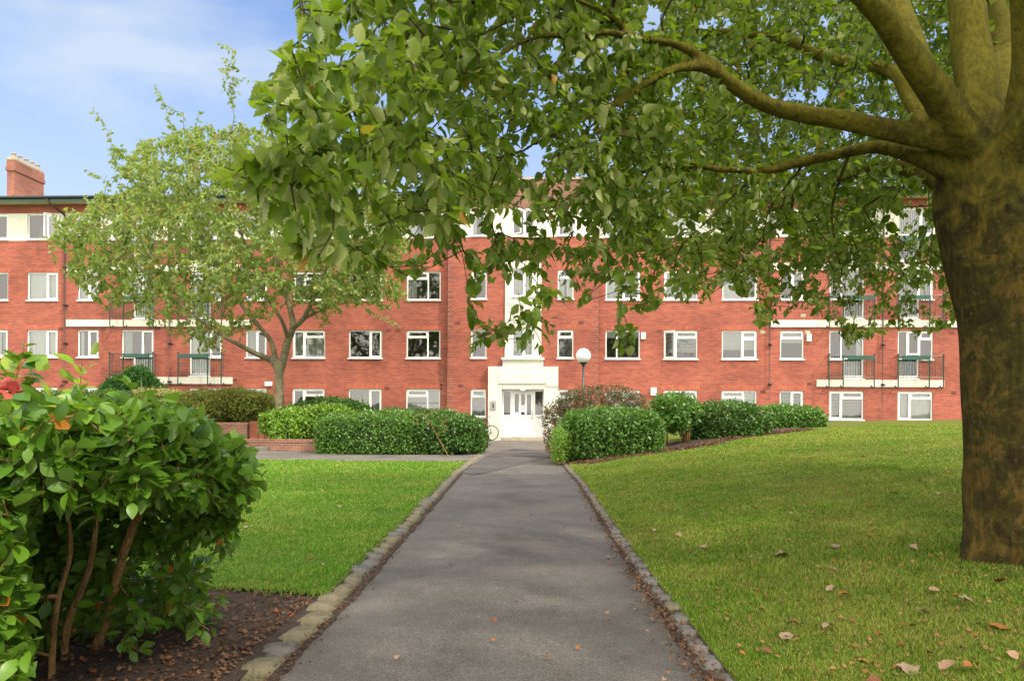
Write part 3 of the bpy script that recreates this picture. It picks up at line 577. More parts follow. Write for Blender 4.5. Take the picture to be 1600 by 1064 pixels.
MB().ring(((pp[2] + pp[3]) / 2, yq - .011, Zc(637, 818, yd)), .075, .008, n=20).box((pp[2] + pp[3]) / 2 - .01, (pp[2] + pp[3]) / 2 + .01, yq - .012, yq - .009, Zc(637, 818, yd) - .05, Zc(637, 818, yd) + .05).build('notice_symbol', M['ink'], nt_)
MB().box(pp[0] - .08, pp[1] - .02, yq - .008, yq - .002, zA - .02, Zc(644, 818, yd)).build('notice', M['paper'], dr)
b = MB(); b.box(DX0 - .02, DX1 + .02, YR - .2, YR + .4, -.02, .13); b.build('doorstep', M['cement'], B, bevel=.01)
MB().box(DX0, DX1, yd + .5, yd + .52, -.1, DZ1).build('hall_wall', M['dark'], B)
def digit_text(txt, x, y, z, size, mat, parent):
    cu = bpy.data.curves.new('door_number', 'FONT'); cu.body = txt; cu.size = size; cu.extrude = .003; cu.align_x = 'CENTER'
    o = bpy.data.objects.new('door_number', cu); COL.objects.link(o); dg = bpy.context.evaluated_depsgraph_get(); me = bpy.data.meshes.new_from_object(o.evaluated_get(dg)); bpy.data.objects.remove(o)
    Vv = [((v.co.x) + x, y - v.co.z, v.co.y + z) for v in me.vertices]
    me2 = bpy.data.meshes.new('door_number'); me2.from_pydata(Vv, [], [tuple(p.vertices) for p in me.polygons]); me2.update(); return link('door_number', me2, mat, parent)
digit_text('72', (pp[4] + pp[5]) / 2, yq - .01, Zc(617.5, 818, yd), .2, M['paper'], dr)
o = MB().lathe((dpx(817), YR - .06, DZ1 - .12), [(.05, 0), (.13, .04), (.15, .08), (.15, .118)], 16).build('porch_light', M['globe'], B, True)
o = MB().box(X(766, 633, y0), X(775, 633, y0), y0 - .04, y0 - .001, Zc(640, 770, y0), Zc(626, 770, y0)).build('intercom_panel', M['steel'], B, bevel=.006)
MB().box(X(769.6, 633, y0), X(771.6, 633, y0), y0 - .05, y0 - .041, Zc(637, 770, y0), Zc(630, 770, y0)).build('button_strip', M['metal_dark'], o)
MB().tube([(X(852), y0 - .03, Zc(603, 818, y0)), (X(872), y0 - .03, Zc(604.5, 818, y0))], .01, 5).build('cable', M['pipe'], B)
# brick quoins at the centre block's corners
for xx, sgn in ((XC0, 1), (XC1, -1)):
    b = MB(); z = .3; k = 0
    while z < zB0 - .3:
        w_ = .16 + .1 * (k % 3 == 0) + .05 * random.random(); h_ = .15
        if random.random() < .8: b.box(min(xx, xx + sgn * w_) - (.004 if sgn > 0 else 0), max(xx, xx + sgn * w_) + (.004 if sgn < 0 else 0), YC - .006, YC + .1, z, z + h_)
        z += .225; k += 1
    b.build('quoin', M['quoin'], B)
b = MB(); z = .4
while z < 3.2: b.box(X(688.5), X(692) + .12 * random.random(), YF - .004, YF + .1, z, z + .14); z += .225
b.build('quoin', M['quoin'], B)
# air bricks
for px, py in ((377 + 0, 516), (607, 516), (622, 516), (605, 607), (779, 516), (896 + 12, 504), (1192, 519), (1030, 518), (1192, 612), (1262, 519), (1487, 520), (1255, 493), (720, 603), (1265, 600), (367, 594), (95, 514), (97, 603), (161, 514), (246, 514), (1490, 614), (715, 505), (1116, 400)):
    Yq = YC if 700 < px < 935 else YF; x, z = X(px, py, Yq), Zc(py, px, Yq); MB().box(x - .11, x + .11, Yq - .006, Yq + .05, z - .07, z + .07).build('air_brick', M['vent'] if py % 2 == 0 or px < 900 else M['cement'], B)
# alarm boxes
for px, py, w_, h_ in ((1005, 525, .2, .3), (1021, 612, .26, .36), (1263.5, 528, .2, .32), (420, 600, .34, .2)):
    x, z = X(px, py), Zc(py, px); MB().box(x - w_ / 2, x + w_ / 2, YF - .09, YF - .001, z - h_ / 2, z + h_ / 2).build('alarm_box', M['paper'], B, bevel=.02)
# roof, gutter, soffit, downpipes
OV = .55; zE = zTop + .02; RP = .26
def roof_side(x0, x1, hip0, hip1):
    ym = YF + DEP / 2; zr = zE + .1 + (DEP / 2 + OV) * RP; b = MB()
    a0 = x0 - (OV if hip0 else 0); a1 = x1 + (OV if hip1 else 0); r0 = x0 + (5 if hip0 else 0); r1 = x1 - (5 if hip1 else 0)
    b.quad((a0, YF - OV, zE + .1), (a1, YF - OV, zE + .1), (r1, ym, zr), (r0, ym, zr)); b.quad((a1, YF + DEP + OV, zE + .1), (a0, YF + DEP + OV, zE + .1), (r0, ym, zr), (r1, ym, zr))
    b.quad((a0, YF - OV, zE + .1), (r0, ym, zr), (r0, ym, zr), (a0, YF + DEP + OV, zE + .1)) if 0 else b._add([(a0, YF - OV, zE + .1), (r0, ym, zr), (a0, YF + DEP + OV, zE + .1)], [(0, 1, 2)])
    b._add([(a1, YF - OV, zE + .1), (r1, ym, zr), (a1, YF + DEP + OV, zE + .1)], [(0, 2, 1)])
    b.build('roof', M['slate'], B)
    MB().box(a0, a1, YF - OV, YF + .0 - .004, zE - .03, zE + .0).build('soffit', M['soffit'], B)
    MB().box(a0, a1, YF - OV - .03, YF - OV - .001, zE - .05, zE + .13).build('fascia_board', M['green'], B)
    MB().tube([(a0, YF - OV - .09, zE + .13), (a1, YF - OV - .09, zE + .13)], .065, 8).build('gutter', M['gutter'], B, True)
    return zr
ZR = roof_side(XLE, XC0, 1, 0); roof_side(XC1, XRE, 0, 1)
MB().box(XC0, XC1, YF + 6.0, YF + DEP, zTop, ZR - .4).build('roof', M['slate'], B)
for p in (102.5, 266, 1201.5, 1378):
    x = X(p); b = MB(); top = zE + .08
    b.tube([(x - .5, YF - OV - .09, top), (x - .42, YF - OV, top - .22), (x, YF - .12, top - .62), (x, YF - .1, top - .8), (x, YF - .1, .05)], .05, 8)
    z = top - 1.3
    while z > .3: b.tube([(x, YF - .1, z), (x, YF - .1, z + .09)], .066, 8); b.box(x + .04, x + .12, YF - .09, YF, z + .01, z + .05); z -= 1.75
    b.build('downpipe', M['pipe'], B, True)
b = MB(); x = X(272, 640); 
# chimney stack at left
Yk0, Yk1 = 36.2, 38.4; xa, xb = at_y(11, 260, Yk0)[0], at_y(22.5, 260, Yk0)[0]; zt = at_y(22, 250, Yk0)[2]
ch = MB().box(xa, xb, Yk0, Yk1, zE, zt - .55).build('chimney', M['brick_orange'], B)
MB().box(xa - .05, xb + .05, Yk0 - .05, Yk1 + .05, zt - .55, zt - .35).box(xa - .02, xb + .02, Yk0 - .02, Yk1 + .02, zt - .35, zt - .0).build('corbel', M['brick_orange'], ch)
MB().box(xa - .01, xb + .01, Yk0 - .01, Yk1 + .01, zt, zt + .16).build('cap', M['cement'], ch, bevel=.03)
for k in range(5):
    yy = Yk0 + .22 + k * (Yk1 - Yk0 - .44) / 4; MB().lathe(((xa + xb) / 2, yy, zt + .16), [(.12, 0), (.11, .04), (.09, .2), (.11, .21), (.11, .26)], 14).build('chimney_pot', M['pot'], ch, True)
zf0 = zE + .1 + (Yk0 - YF + OV) * RP; zf1 = zE + .1 + (Yk1 - YF + OV) * RP
b = MB(); 
for xx0, xx1 in ((xb, xb + .03),): b._add([(xx1, Yk0 - .1, zf0 - .03), (xx1, Yk1, zf1), (xx1, Yk1, zf1 + .2), (xx1, Yk0 - .1, zf0 + .14)], [(0, 1, 2, 3)])
b.box(xa - .05, xb + .05, Yk0 - .12, Yk0 - .002, zf0 - .06, zf0 + .1); b._add([(xb + .031, Yk0 - .1, zf0 + .02), (xb + .25, Yk0 - .1, zf0 + .02), (xb + .25, Yk1, zf1 + .02), (xb + .031, Yk1, zf1 + .02)], [(0, 1, 2, 3)])
b.build('flashing', M['lead'], ch)
# ------------------------------------------------------------------ globe lamp
lp = at_d(911.5, 556, 23.0); gz = float(h_right(np.array([lp[0]]), np.array([lp[1]]))[0])
L = thing('globe_lamp', 'white globe lamp on a slim dark green post right of the entrance', 'street lamp', (lp[0], lp[1], gz))
MB().tube([(lp[0], lp[1], gz), (lp[0], lp[1], lp[2] - .3)], .035, 10).lathe((lp[0], lp[1], gz), [(.08, 0), (.08, .5), (.05, .56)], 12).build('post', M['green_dark'], L, True)
MB().lathe((lp[0], lp[1], lp[2] - .32), [(.04, 0), (.05, .04), (.12, .09), (.12, .12)], 16).build('collar', M['metal_dark'], L, True)
th = np.linspace(-1.45, 1.57, 18); MB().lathe((lp[0], lp[1], lp[2]), [(max(.001, .235 * math.cos(t)), .235 * math.sin(t)) for t in th], 28).build('globe', M['globe'], L, True)
# ------------------------------------------------------------------ bicycle leaning by the entrance (its front wheel shows past the hedge)
wc = at_y(767.5, 679.5, 32.1); R_ = .335; bx, by = float(wc[0]), 32.1; bz = R_ + .012
BK = thing('bicycle', 'black road bicycle parked behind the left hedge, thin wheel showing beside the entrance', 'bicycle', (bx, by, 0))
def wheel(cx):
    o = MB().ring((cx, by, bz), R_ - .014, .014, n=40).build('wheel', M['rubber'], BK, True)
    MB().ring((cx, by, bz), R_ - .034, .009, n=40).build('rim', M['steel'], o, True)
    b = MB()
    for k in range(20): a = 2 * math.pi * k / 20; b.tube([(cx + .02 * math.cos(a), by, bz + .02 * math.sin(a)), (cx + (R_ - .03) * math.cos(a), by, bz + (R_ - .03) * math.sin(a))], .0012, 4)
    b.tube([(cx, by - .05, bz), (cx, by + .05, bz)], .02, 8); b.build('spokes', M['metal_dark'], o)
wheel(bx); wheel(bx - 1.0)
H1, H2, BBk, ST = (bx - .16, by, bz + .5), (bx - .2, by, bz + .62), (bx - .58, by, bz - .06), (bx - .74, by, bz + .52)
fr = MB(); fr.tube([H1, H2], .02, 8); fr.tube([H2, ST], .015, 8); fr.tube([H1, BBk], .017, 8); fr.tube([BBk, ST], .015, 8); fr.tube([ST, (bx - 1.0, by - .04, bz)], .009, 6); fr.tube([BBk, (bx - 1.0, by - .04, bz)], .01, 6); fr.build('frame', M['metal_dark'], BK, True)
MB().tube([H1, (bx - .07, by - .04, bz + .3), (bx, by - .045, bz)], .011, 6).build('fork', M['metal_dark'], BK, True)
MB().tube([H2, (bx - .22, by, bz + .7), (bx - .12, by, bz + .72)], .013, 6).tube([(bx - .12, by - .2, bz + .72), (bx - .12, by + .2, bz + .72)], .012, 6).tube([(bx - .12, by - .2, bz + .72), (bx - .02, by - .2, bz + .68), (bx - .06, by - .2, bz + .6)], .012, 6).build('handlebar', M['metal_dark'], BK, True)
MB().tube([ST, (bx - .77, by, bz + .68)], .012, 6).tube([(bx - .92, by, bz + .7), (bx - .84, by, bz + .7), (bx - .66, by, bz + .69)], [.06, .05, .02], 8).build('saddle', M['rubber'], BK, True)
MB().ring(BBk, .09, .006, n=24).tube([(BBk[0], by - .08, BBk[2]), (BBk[0] + .12, by - .08, BBk[2] - .12)], .009, 6).tube([(BBk[0], by + .08, BBk[2]), (BBk[0] - .12, by + .08, BBk[2] + .12)], .009, 6).build('crank', M['steel'], BK)
# ------------------------------------------------------------------ low brick planter walls on the left
def bwall(name, lab, p0, p1, yA, thick, z1, cat='wall', ret=None):
    x0, x1 = float(at_y(p0, 700, yA)[0]), float(at_y(p1, 700, yA)[0])
    t = thing(name, lab, cat, ((x0 + x1) / 2, yA, 0))
    b = MB(); b.box(x0, x1, yA, yA + thick, -.05, z1 - .11)
    if ret: b.box(x1 - thick, x1, yA + thick, yA + ret, -.05, z1 - .11)
    b.build('wall', M['brick_old'], t)
    b = MB(); b.box(x0 - .01, x1 + .012, yA - .012, yA + thick + .01, z1 - .108, z1)
    if ret: b.box(x1 - thick - .01, x1 + .012, yA + thick + .01, yA + ret, z1 - .108, z1)
    b.build('coping', M['brick_old'], t, bevel=.012)
bwall('planter_wall', 'low weathered brick planter wall below the bright green shrub', 384, 503, 22.4, .22, .37, 'wall', 2.5)
bwall('garden_wall', 'taller weathered brick wall behind the left shrubs', 250, 386, 24.2, .22, .85)
x0, x1 = at_y(335, 700, 22.2)[0], at_y(416, 700, 22.2)[0]
o = MB().box(x0 - 3, x1, 22.3, 24.1, -.02, .14).build('paving_slab', M['asphalt_side'], None, bevel=.02); o['kind'] = 'structure'

for (a_, c_, d_, e_, mt) in ((787, 797, 626, 618, 'crimson'), (804, 812, 628, 612, 'crimson'), (815, 821, 632, 618, 'crimson'), (823, 831, 640, 620, 'pot'), (837, 845, 634, 624, 'pot'), (837, 848, 648, 642, 'teal')):
    MB().box(dpx(a_), dpx(c_), yd + .47, yd + .498, Zc(d_, 818, yd), Zc(e_, 818, yd)).build('notice_board', M[mt], B)
# ------------------------------------------------------------------ foliage machinery
def unit(v): return v / np.maximum(1e-9, np.linalg.norm(v, axis=-1, keepdims=True))
def T_LOBED():   # whitebeam leaf: oval with shallow lobes and fine teeth
    t = np.array([0, .07, .16, .24, .28, .37, .42, .51, .56, .65, .70, .79, .84, .93, 1.0]); w = np.array([0, .10, .24, .36, .28, .43, .33, .42, .31, .36, .24, .25, .13, .08, 0]); return t, w
T_MID = (np.array([0, .14, .3, .36, .55, .62, .8, 1.0]), np.array([0, .26, .39, .33, .41, .3, .22, 0]))
T_OVAL = (np.array([0, .2, .5, .8, 1.0]), np.array([0, .26, .34, .2, 0]))
T_DIA = (np.array([0, .45, 1.0]), np.array([0, .34, 0]))
def leaves(name, P, A, Nn, L, tpl, mat, parent, wid=1.0, fold=.25, curl=.25, smooth=True):
    """one mesh of separate leaves: P base points, A axes, Nn normals, L lengths"""
    t, w = tpl; n = len(P); A = unit(A); S = unit(np.cross(A, Nn)); Nn = unit(np.cross(S, A)); k = len(t)
    L = np.asarray(L).reshape(n, 1); rows = []
    cu = curl * (rng.uniform(-.3, 1.6, (n, 1)))
    for i in range(k):
        mid = P + A * (t[i] * L) - Nn * (cu * (t[i] ** 2) * L)
        if w[i] == 0: rows.append(mid[:, None]); continue
        off = S * (w[i] * wid * L); up = Nn * (w[i] * fold * L)
        rows.append(np.stack([mid - off + up, mid, mid + off + up], 1))
    V = np.concatenate(rows, 1); m = V.shape[1]; tri = []; quad = []; c = 0; idx = []
    for i in range(k): idx.append(c); c += 1 if w[i] == 0 else 3
    for i in range(k - 1):
        a, b = idx[i], idx[i + 1]
        if w[i] == 0 and w[i + 1] > 0: tri += [(a, b + 1, b), (a, b + 2, b + 1)]
        elif w[i + 1] == 0: tri += [(a, a + 1, b), (a + 1, a + 2, b)]
        else: quad += [(a, a + 1, b + 1, b), (a + 1, a + 2, b + 2, b + 1)]
    base = (np.arange(n) * m)[:, None, None]
    fs = []
    if tri: fs.append((base + np.array(tri)[None]).reshape(-1, 3))
    if quad: fs.append((base + np.array(quad)[None]).reshape(-1, 4))
    return link(name, npmesh(name, V.reshape(-1, 3), fs, smooth), mat, parent)
class Skel:
    def __init__(s): s.p = []; s.par = []; s.r0 = []
    def add(s, p, par, r=0.0): s.p.append(np.asarray(p, float)); s.par.append(par); s.r0.append(r); return len(s.p) - 1
    def line(s, pts, rad, par=-1):
        ids = []
        for a, r in zip(pts, rad): par = s.add(a, par, r); ids.append(par)
        return ids
    def grow(s, att, step=.22, sag=.0, wander=.06, maxlen=99):
        """connect every attractor to the nearest wood, nearest first; returns the end node of each"""
        base = np.array(s.p); d = np.array([np.min(np.linalg.norm(base - a, axis=1)) for a in att]); order = np.argsort(d); ends = np.full(len(att), -1)
        buf = np.zeros((len(base) + 40 * len(att), 3)); buf[:len(base)] = base; n = len(base)
        for o in order:
            a = att[o]; dd = np.linalg.norm(buf[:n] - a, axis=1); j = int(np.argmin(dd)); D = dd[j]
            if D > maxlen: continue
            k = max(1, min(30, int(D / step))); p0 = buf[j].copy(); par = j; w = rng.normal(size=3) * wander * D
            for i in range(1, k + 1):
                u = i / k; q = p0 + (a - p0) * u + w * math.sin(math.pi * u) * .8 + np.array([0, 0, 1]) * sag * D * math.sin(math.pi * u)
                if i < k: q = q + rng.normal(size=3) * .012 * min(1, D)
                par = s.add(q, par); buf[n] = s.p[-1]; n += 1
            ends[o] = par
        return ends
    def radii(s, tip=.003, ex=2.4, cap=.05):
        n = len(s.p); acc = np.zeros(n); r = np.zeros(n)
        for i in range(n - 1, -1, -1):
            r[i] = max(tip, acc[i] ** (1 / ex)) if acc[i] > 0 else tip
            r[i] = min(r[i], cap) if s.r0[i] == 0 else max(s.r0[i], 0)
            if s.par[i] >= 0: acc[s.par[i]] += r[i] ** ex if s.r0[i] == 0 else 0
        s.r = r; return r
    def edges_mesh(s, name, mat, parent, k=5, rmax=9, skip=(), main=False):
        P = np.array(s.p); par = np.array(s.par); r = s.r; sel = [i for i in range(len(P)) if par[i] >= 0 and not (not main and s.r0[i] > 0 and s.r0[par[i]] > 0)]
        sel = np.array(sel); a = P[par[sel]]; b = P[sel]; ra = np.minimum(r[par[sel]], r[sel] * 1.5); rb = r[sel]; d = unit(b - a)
        up = np.where(np.abs(d[:, 2:3]) < .9, np.array([[0, 0, 1.0]]), np.array([[1.0, 0, 0]])); x = unit(np.cross(d, up)); y = np.cross(d, x); V = []
        a = a - d * ra[:, None] * .3
        for q, rr in ((a, ra), (b, rb)):
            for i in range(k): t = 2 * math.pi * i / k; V.append(q + (x * math.cos(t) + y * math.sin(t)) * rr[:, None])
        V = np.stack(V, 1); m = 2 * k; f = np.array([(i, (i + 1) % k, k + (i + 1) % k, k + i) for i in range(k)]); base = (np.arange(len(sel)) * m)[:, None, None]
        return link(name, npmesh(name, V.reshape(-1, 3), [(base + f[None]).reshape(-1, 4)], True), mat, parent)
def smooth_line(pts, rad, step=.08):
    P = np.array([list(map(float, p)) for p in pts]); out = [P[0]]; ro = [rad[0]]; n = len(P)
    for i in range(n - 1):
        p0 = P[max(i - 1, 0)]; p1 = P[i]; p2 = P[i + 1]; p3 = P[min(i + 2, n - 1)]; k = max(2, int(np.linalg.norm(p2 - p1) / step))
        for j in range(1, k + 1):
            t = j / k; out.append(.5 * ((2 * p1) + (-p0 + p2) * t + (2 * p0 - 5 * p1 + 4 * p2 - p3) * t * t + (-p0 + 3 * p1 - 3 * p2 + p3) * t ** 3)); ro.append(rad[i] + (rad[i + 1] - rad[i]) * t)
    return out, ro
def sweep(P, R, n=20, rough=.06, seed=0, flare=None):
    """tapering limb with an uneven outline"""
    r = np.random.default_rng(seed); V = []; P = np.array(P); t0 = None; x = None
    T = unit(np.gradient(P, axis=0))
    for i in range(len(P)):
        t = T[i]
        if x is None: x = np.cross(t, [0, 1, 0.3]); 
        x = x - t * (x @ t); x /= np.linalg.norm(x); y = np.cross(t, x)
        for k in range(n):
            a = 2 * math.pi * k / n; rr = R[i] * (1 + rough * math.sin(3 * a + i * .13 + seed) + rough * .6 * math.sin(5 * a - i * .21 + seed * 2) + rough * .5 * math.sin(i * .55 + seed + a))
            if flare: rr *= 1 + flare(P[i], a)
            V.append(P[i] + (x * math.cos(a) + y * math.sin(a)) * rr)
    i, k = np.meshgrid(np.arange(len(P) - 1), np.arange(n), indexing='ij'); i = i.ravel(); k = k.ravel(); k2 = (k + 1) % n
    F = [np.stack([i * n + k, i * n + k2, (i + 1) * n + k2, (i + 1) * n + k], 1)]
    # caps
    V.append(P[0]); V.append(P[-1]); c0, c1 = len(V) - 2, len(V) - 1; kk = np.arange(n); k2 = (kk + 1) % n; b = (len(P) - 1) * n
    F.append(np.concatenate([np.stack([k2, kk, np.full(n, c0)], 1), np.stack([b + kk, b + k2, np.full(n, c1)], 1)]))
    return np.array(V), F
def fuse(name, parts, mat, parent, voxel):
    V = []; Fq = []; Ft = []; c = 0
    for v, f in parts: V.append(v); Fq.append(f[0] + c); Ft.append(f[1] + c); c += len(v)
    o = link(name, npmesh(name, np.concatenate(V), [np.concatenate(Fq), np.concatenate(Ft)], True), mat, parent)
    md = o.modifiers.new('join', 'REMESH'); md.mode = 'VOXEL'; md.voxel_size = voxel; md.use_smooth_shade = True
    sm = o.modifiers.new('soften', 'SMOOTH'); sm.iterations = 4; sm.factor = .5
    return o
def inpoly(px, py, poly):
    poly = np.asarray(poly, float); ins = np.zeros(len(px), bool); j = len(poly) - 1
    for i in range(len(poly)):
        xi, yi = poly[i]; xj, yj = poly[j]; c = ((yi > py) != (yj > py)) & (px < (xj - xi) * (py - yi) / (yj - yi + 1e-9) + xi); ins ^= c; j = i
    return ins
def bark_mat(name, stops, scale=3.0, vert=.25, bump=.8, fine=28., moss=False):
    m, nt, out = newmat(name); n = N(nt); tc = n('ShaderNodeTexCoord'); mp = n('ShaderNodeMapping', {'Vector': tc.outputs['Object'], 'Scale': (1, 1, vert)})
    a = n('ShaderNodeTexNoise', {'Vector': tc.outputs['Object'], 'Scale': scale, 'Detail': 9.0, 'Roughness': .72, 'Distortion': .8}); b = n('ShaderNodeTexNoise', {'Vector': mp.outputs[0], 'Scale': fine, 'Detail': 6.0, 'Roughness': .7, 'Distortion': .1})
    vo = n('ShaderNodeTexVoronoi', {'Vector': mp.outputs[0], 'Scale': fine * .55}, feature='DISTANCE_TO_EDGE')
    c = n.ramp(a.outputs['Fac'], stops); c = n.mix(.9, c, n.ramp(b.outputs['Fac'], [(.3, (.38, .36, .34)), (.5, (1, 1, 1)), (.72, (1.45, 1.4, 1.25))]), 'MULTIPLY')
    if moss:
        sv = n('ShaderNodeTexVoronoi', {'Vector': tc.outputs['Object'], 'Scale': 16.0}); c = n.mix(n.ramp(sv.outputs['Distance'], [(.0, (.55, .55, .55)), (.12, (.3, .3, .3)), (.17, (0, 0, 0))]), c, (.16, .15, .10, 1))
    if moss:     # yellow-green algae film, thickest on the limbs
        z = n('ShaderNodeSeparateXYZ', {0: tc.outputs['Object']}).outputs[2]; f = n.ramp(n.math('ADD', n.math('MULTIPLY', z, .25), n.math('MULTIPLY', a.outputs['Fac'], .9)), [(.98, (0, 0, 0)), (1.0, (.0, .0, .0))])
        f = n.math('MULTIPLY', n.math('SUBTRACT', n.math('ADD', n.math('MULTIPLY', z, .42), n.math('MULTIPLY', a.outputs['Fac'], 1.6)), 1.75), 1.6); f = n('ShaderNodeClamp', {0: f, 2: .85}).outputs[0]
        c = n.mix(f, c, n.mix(1.0, (.175, .155, .012, 1), n.ramp(b.outputs['Fac'], [(.3, (.5, .5, .45)), (.6, (1, 1, 1)), (.75, (1.3, 1.2, 1.0))]), 'MULTIPLY'))
    h = n.math('ADD', n.math('MULTIPLY', b.outputs['Fac'], 1.0), n.math('MULTIPLY', n.math('MINIMUM', vo.outputs['Distance'], .12), 1.0))
    bp = n('ShaderNodeBump', {'Height': h, 'Strength': bump, 'Distance': .05}); p = n('ShaderNodeBsdfPrincipled', {'Base Color': c, 'Roughness': .9, 'Specular IOR Level': .2, 'Normal': bp.outputs[0]})
    nt.links.new(p.outputs[0], out.inputs[0]); return m
M['bark_big'] = bark_mat('mossy_bark', [(.28, (.022, .014, .005, 1)), (.43, (.050, .034, .009, 1)), (.5, (.060, .055, .010, 1)), (.56, (.12, .072, .018, 1)), (.7, (.15, .12, .024, 1))], 5.5, vert=.3, bump=.9, fine=30., moss=True)
M['twig'] = bark_mat('brown_twig', [(.35, (.06, .042, .028, 1)), (.65, (.12, .09, .055, 1))], 5, fine=60)
M['bark_cherry'] = bark_mat('banded_cherry_bark', [(.35, (.13, .105, .065, 1)), (.52, (.21, .18, .12, 1)), (.66, (.23, .24, .10, 1))], 3, vert=6, bump=.5, fine=7)
M['stem'] = bark_mat('tan_stem', [(.35, (.24, .13, .045, 1)), (.65, (.42, .27, .11, 1))], 5, fine=50)
# ------------------------------------------------------------------ the big whitebeam on the right
TB = at_z(1592, 880, .27); TZ = float(h_right(np.array([TB[0]]), np.array([TB[1]]))[0])
D0 = float((TB - CAM) @ CF)
T1 = thing('broadleaf_tree', 'large mossy-trunked broadleaf tree leaning over the path from the right lawn', 'tree', (TB[0], TB[1], TZ))
def pl(*q): return [at_d(x, y, z) for x, y, z in q]
def wr(*q): return [w_ / 2 / F_PX * z for w_, z in q]
limbs = []
tr = [(TB[0] + .02, TB[1], TZ - .25), (TB[0], TB[1], TZ), at_d(1587, 800, D0), at_d(1582, 650, D0), at_d(1578, 500, D0), at_d(1566, 400, D0), at_d(1555, 320, D0), at_d(1552, 262, D0), at_d(1553, 215, D0)]
trr = [.38, .315, .295, .295, .31, .335, .35, .32, .22]
P_, R_l = smooth_line(tr, trr, .06)
def flare(p, a): z = p[2] - TZ; return .12 * max(0, 1 - z / .55) ** 2 * (1 + 1.3 * math.sin(5 * a + 1)) if z < .55 else .025 * math.sin(4 * a + z * 1.3)
parts = [sweep(P_, R_l, 40, .02, 3, flare)]
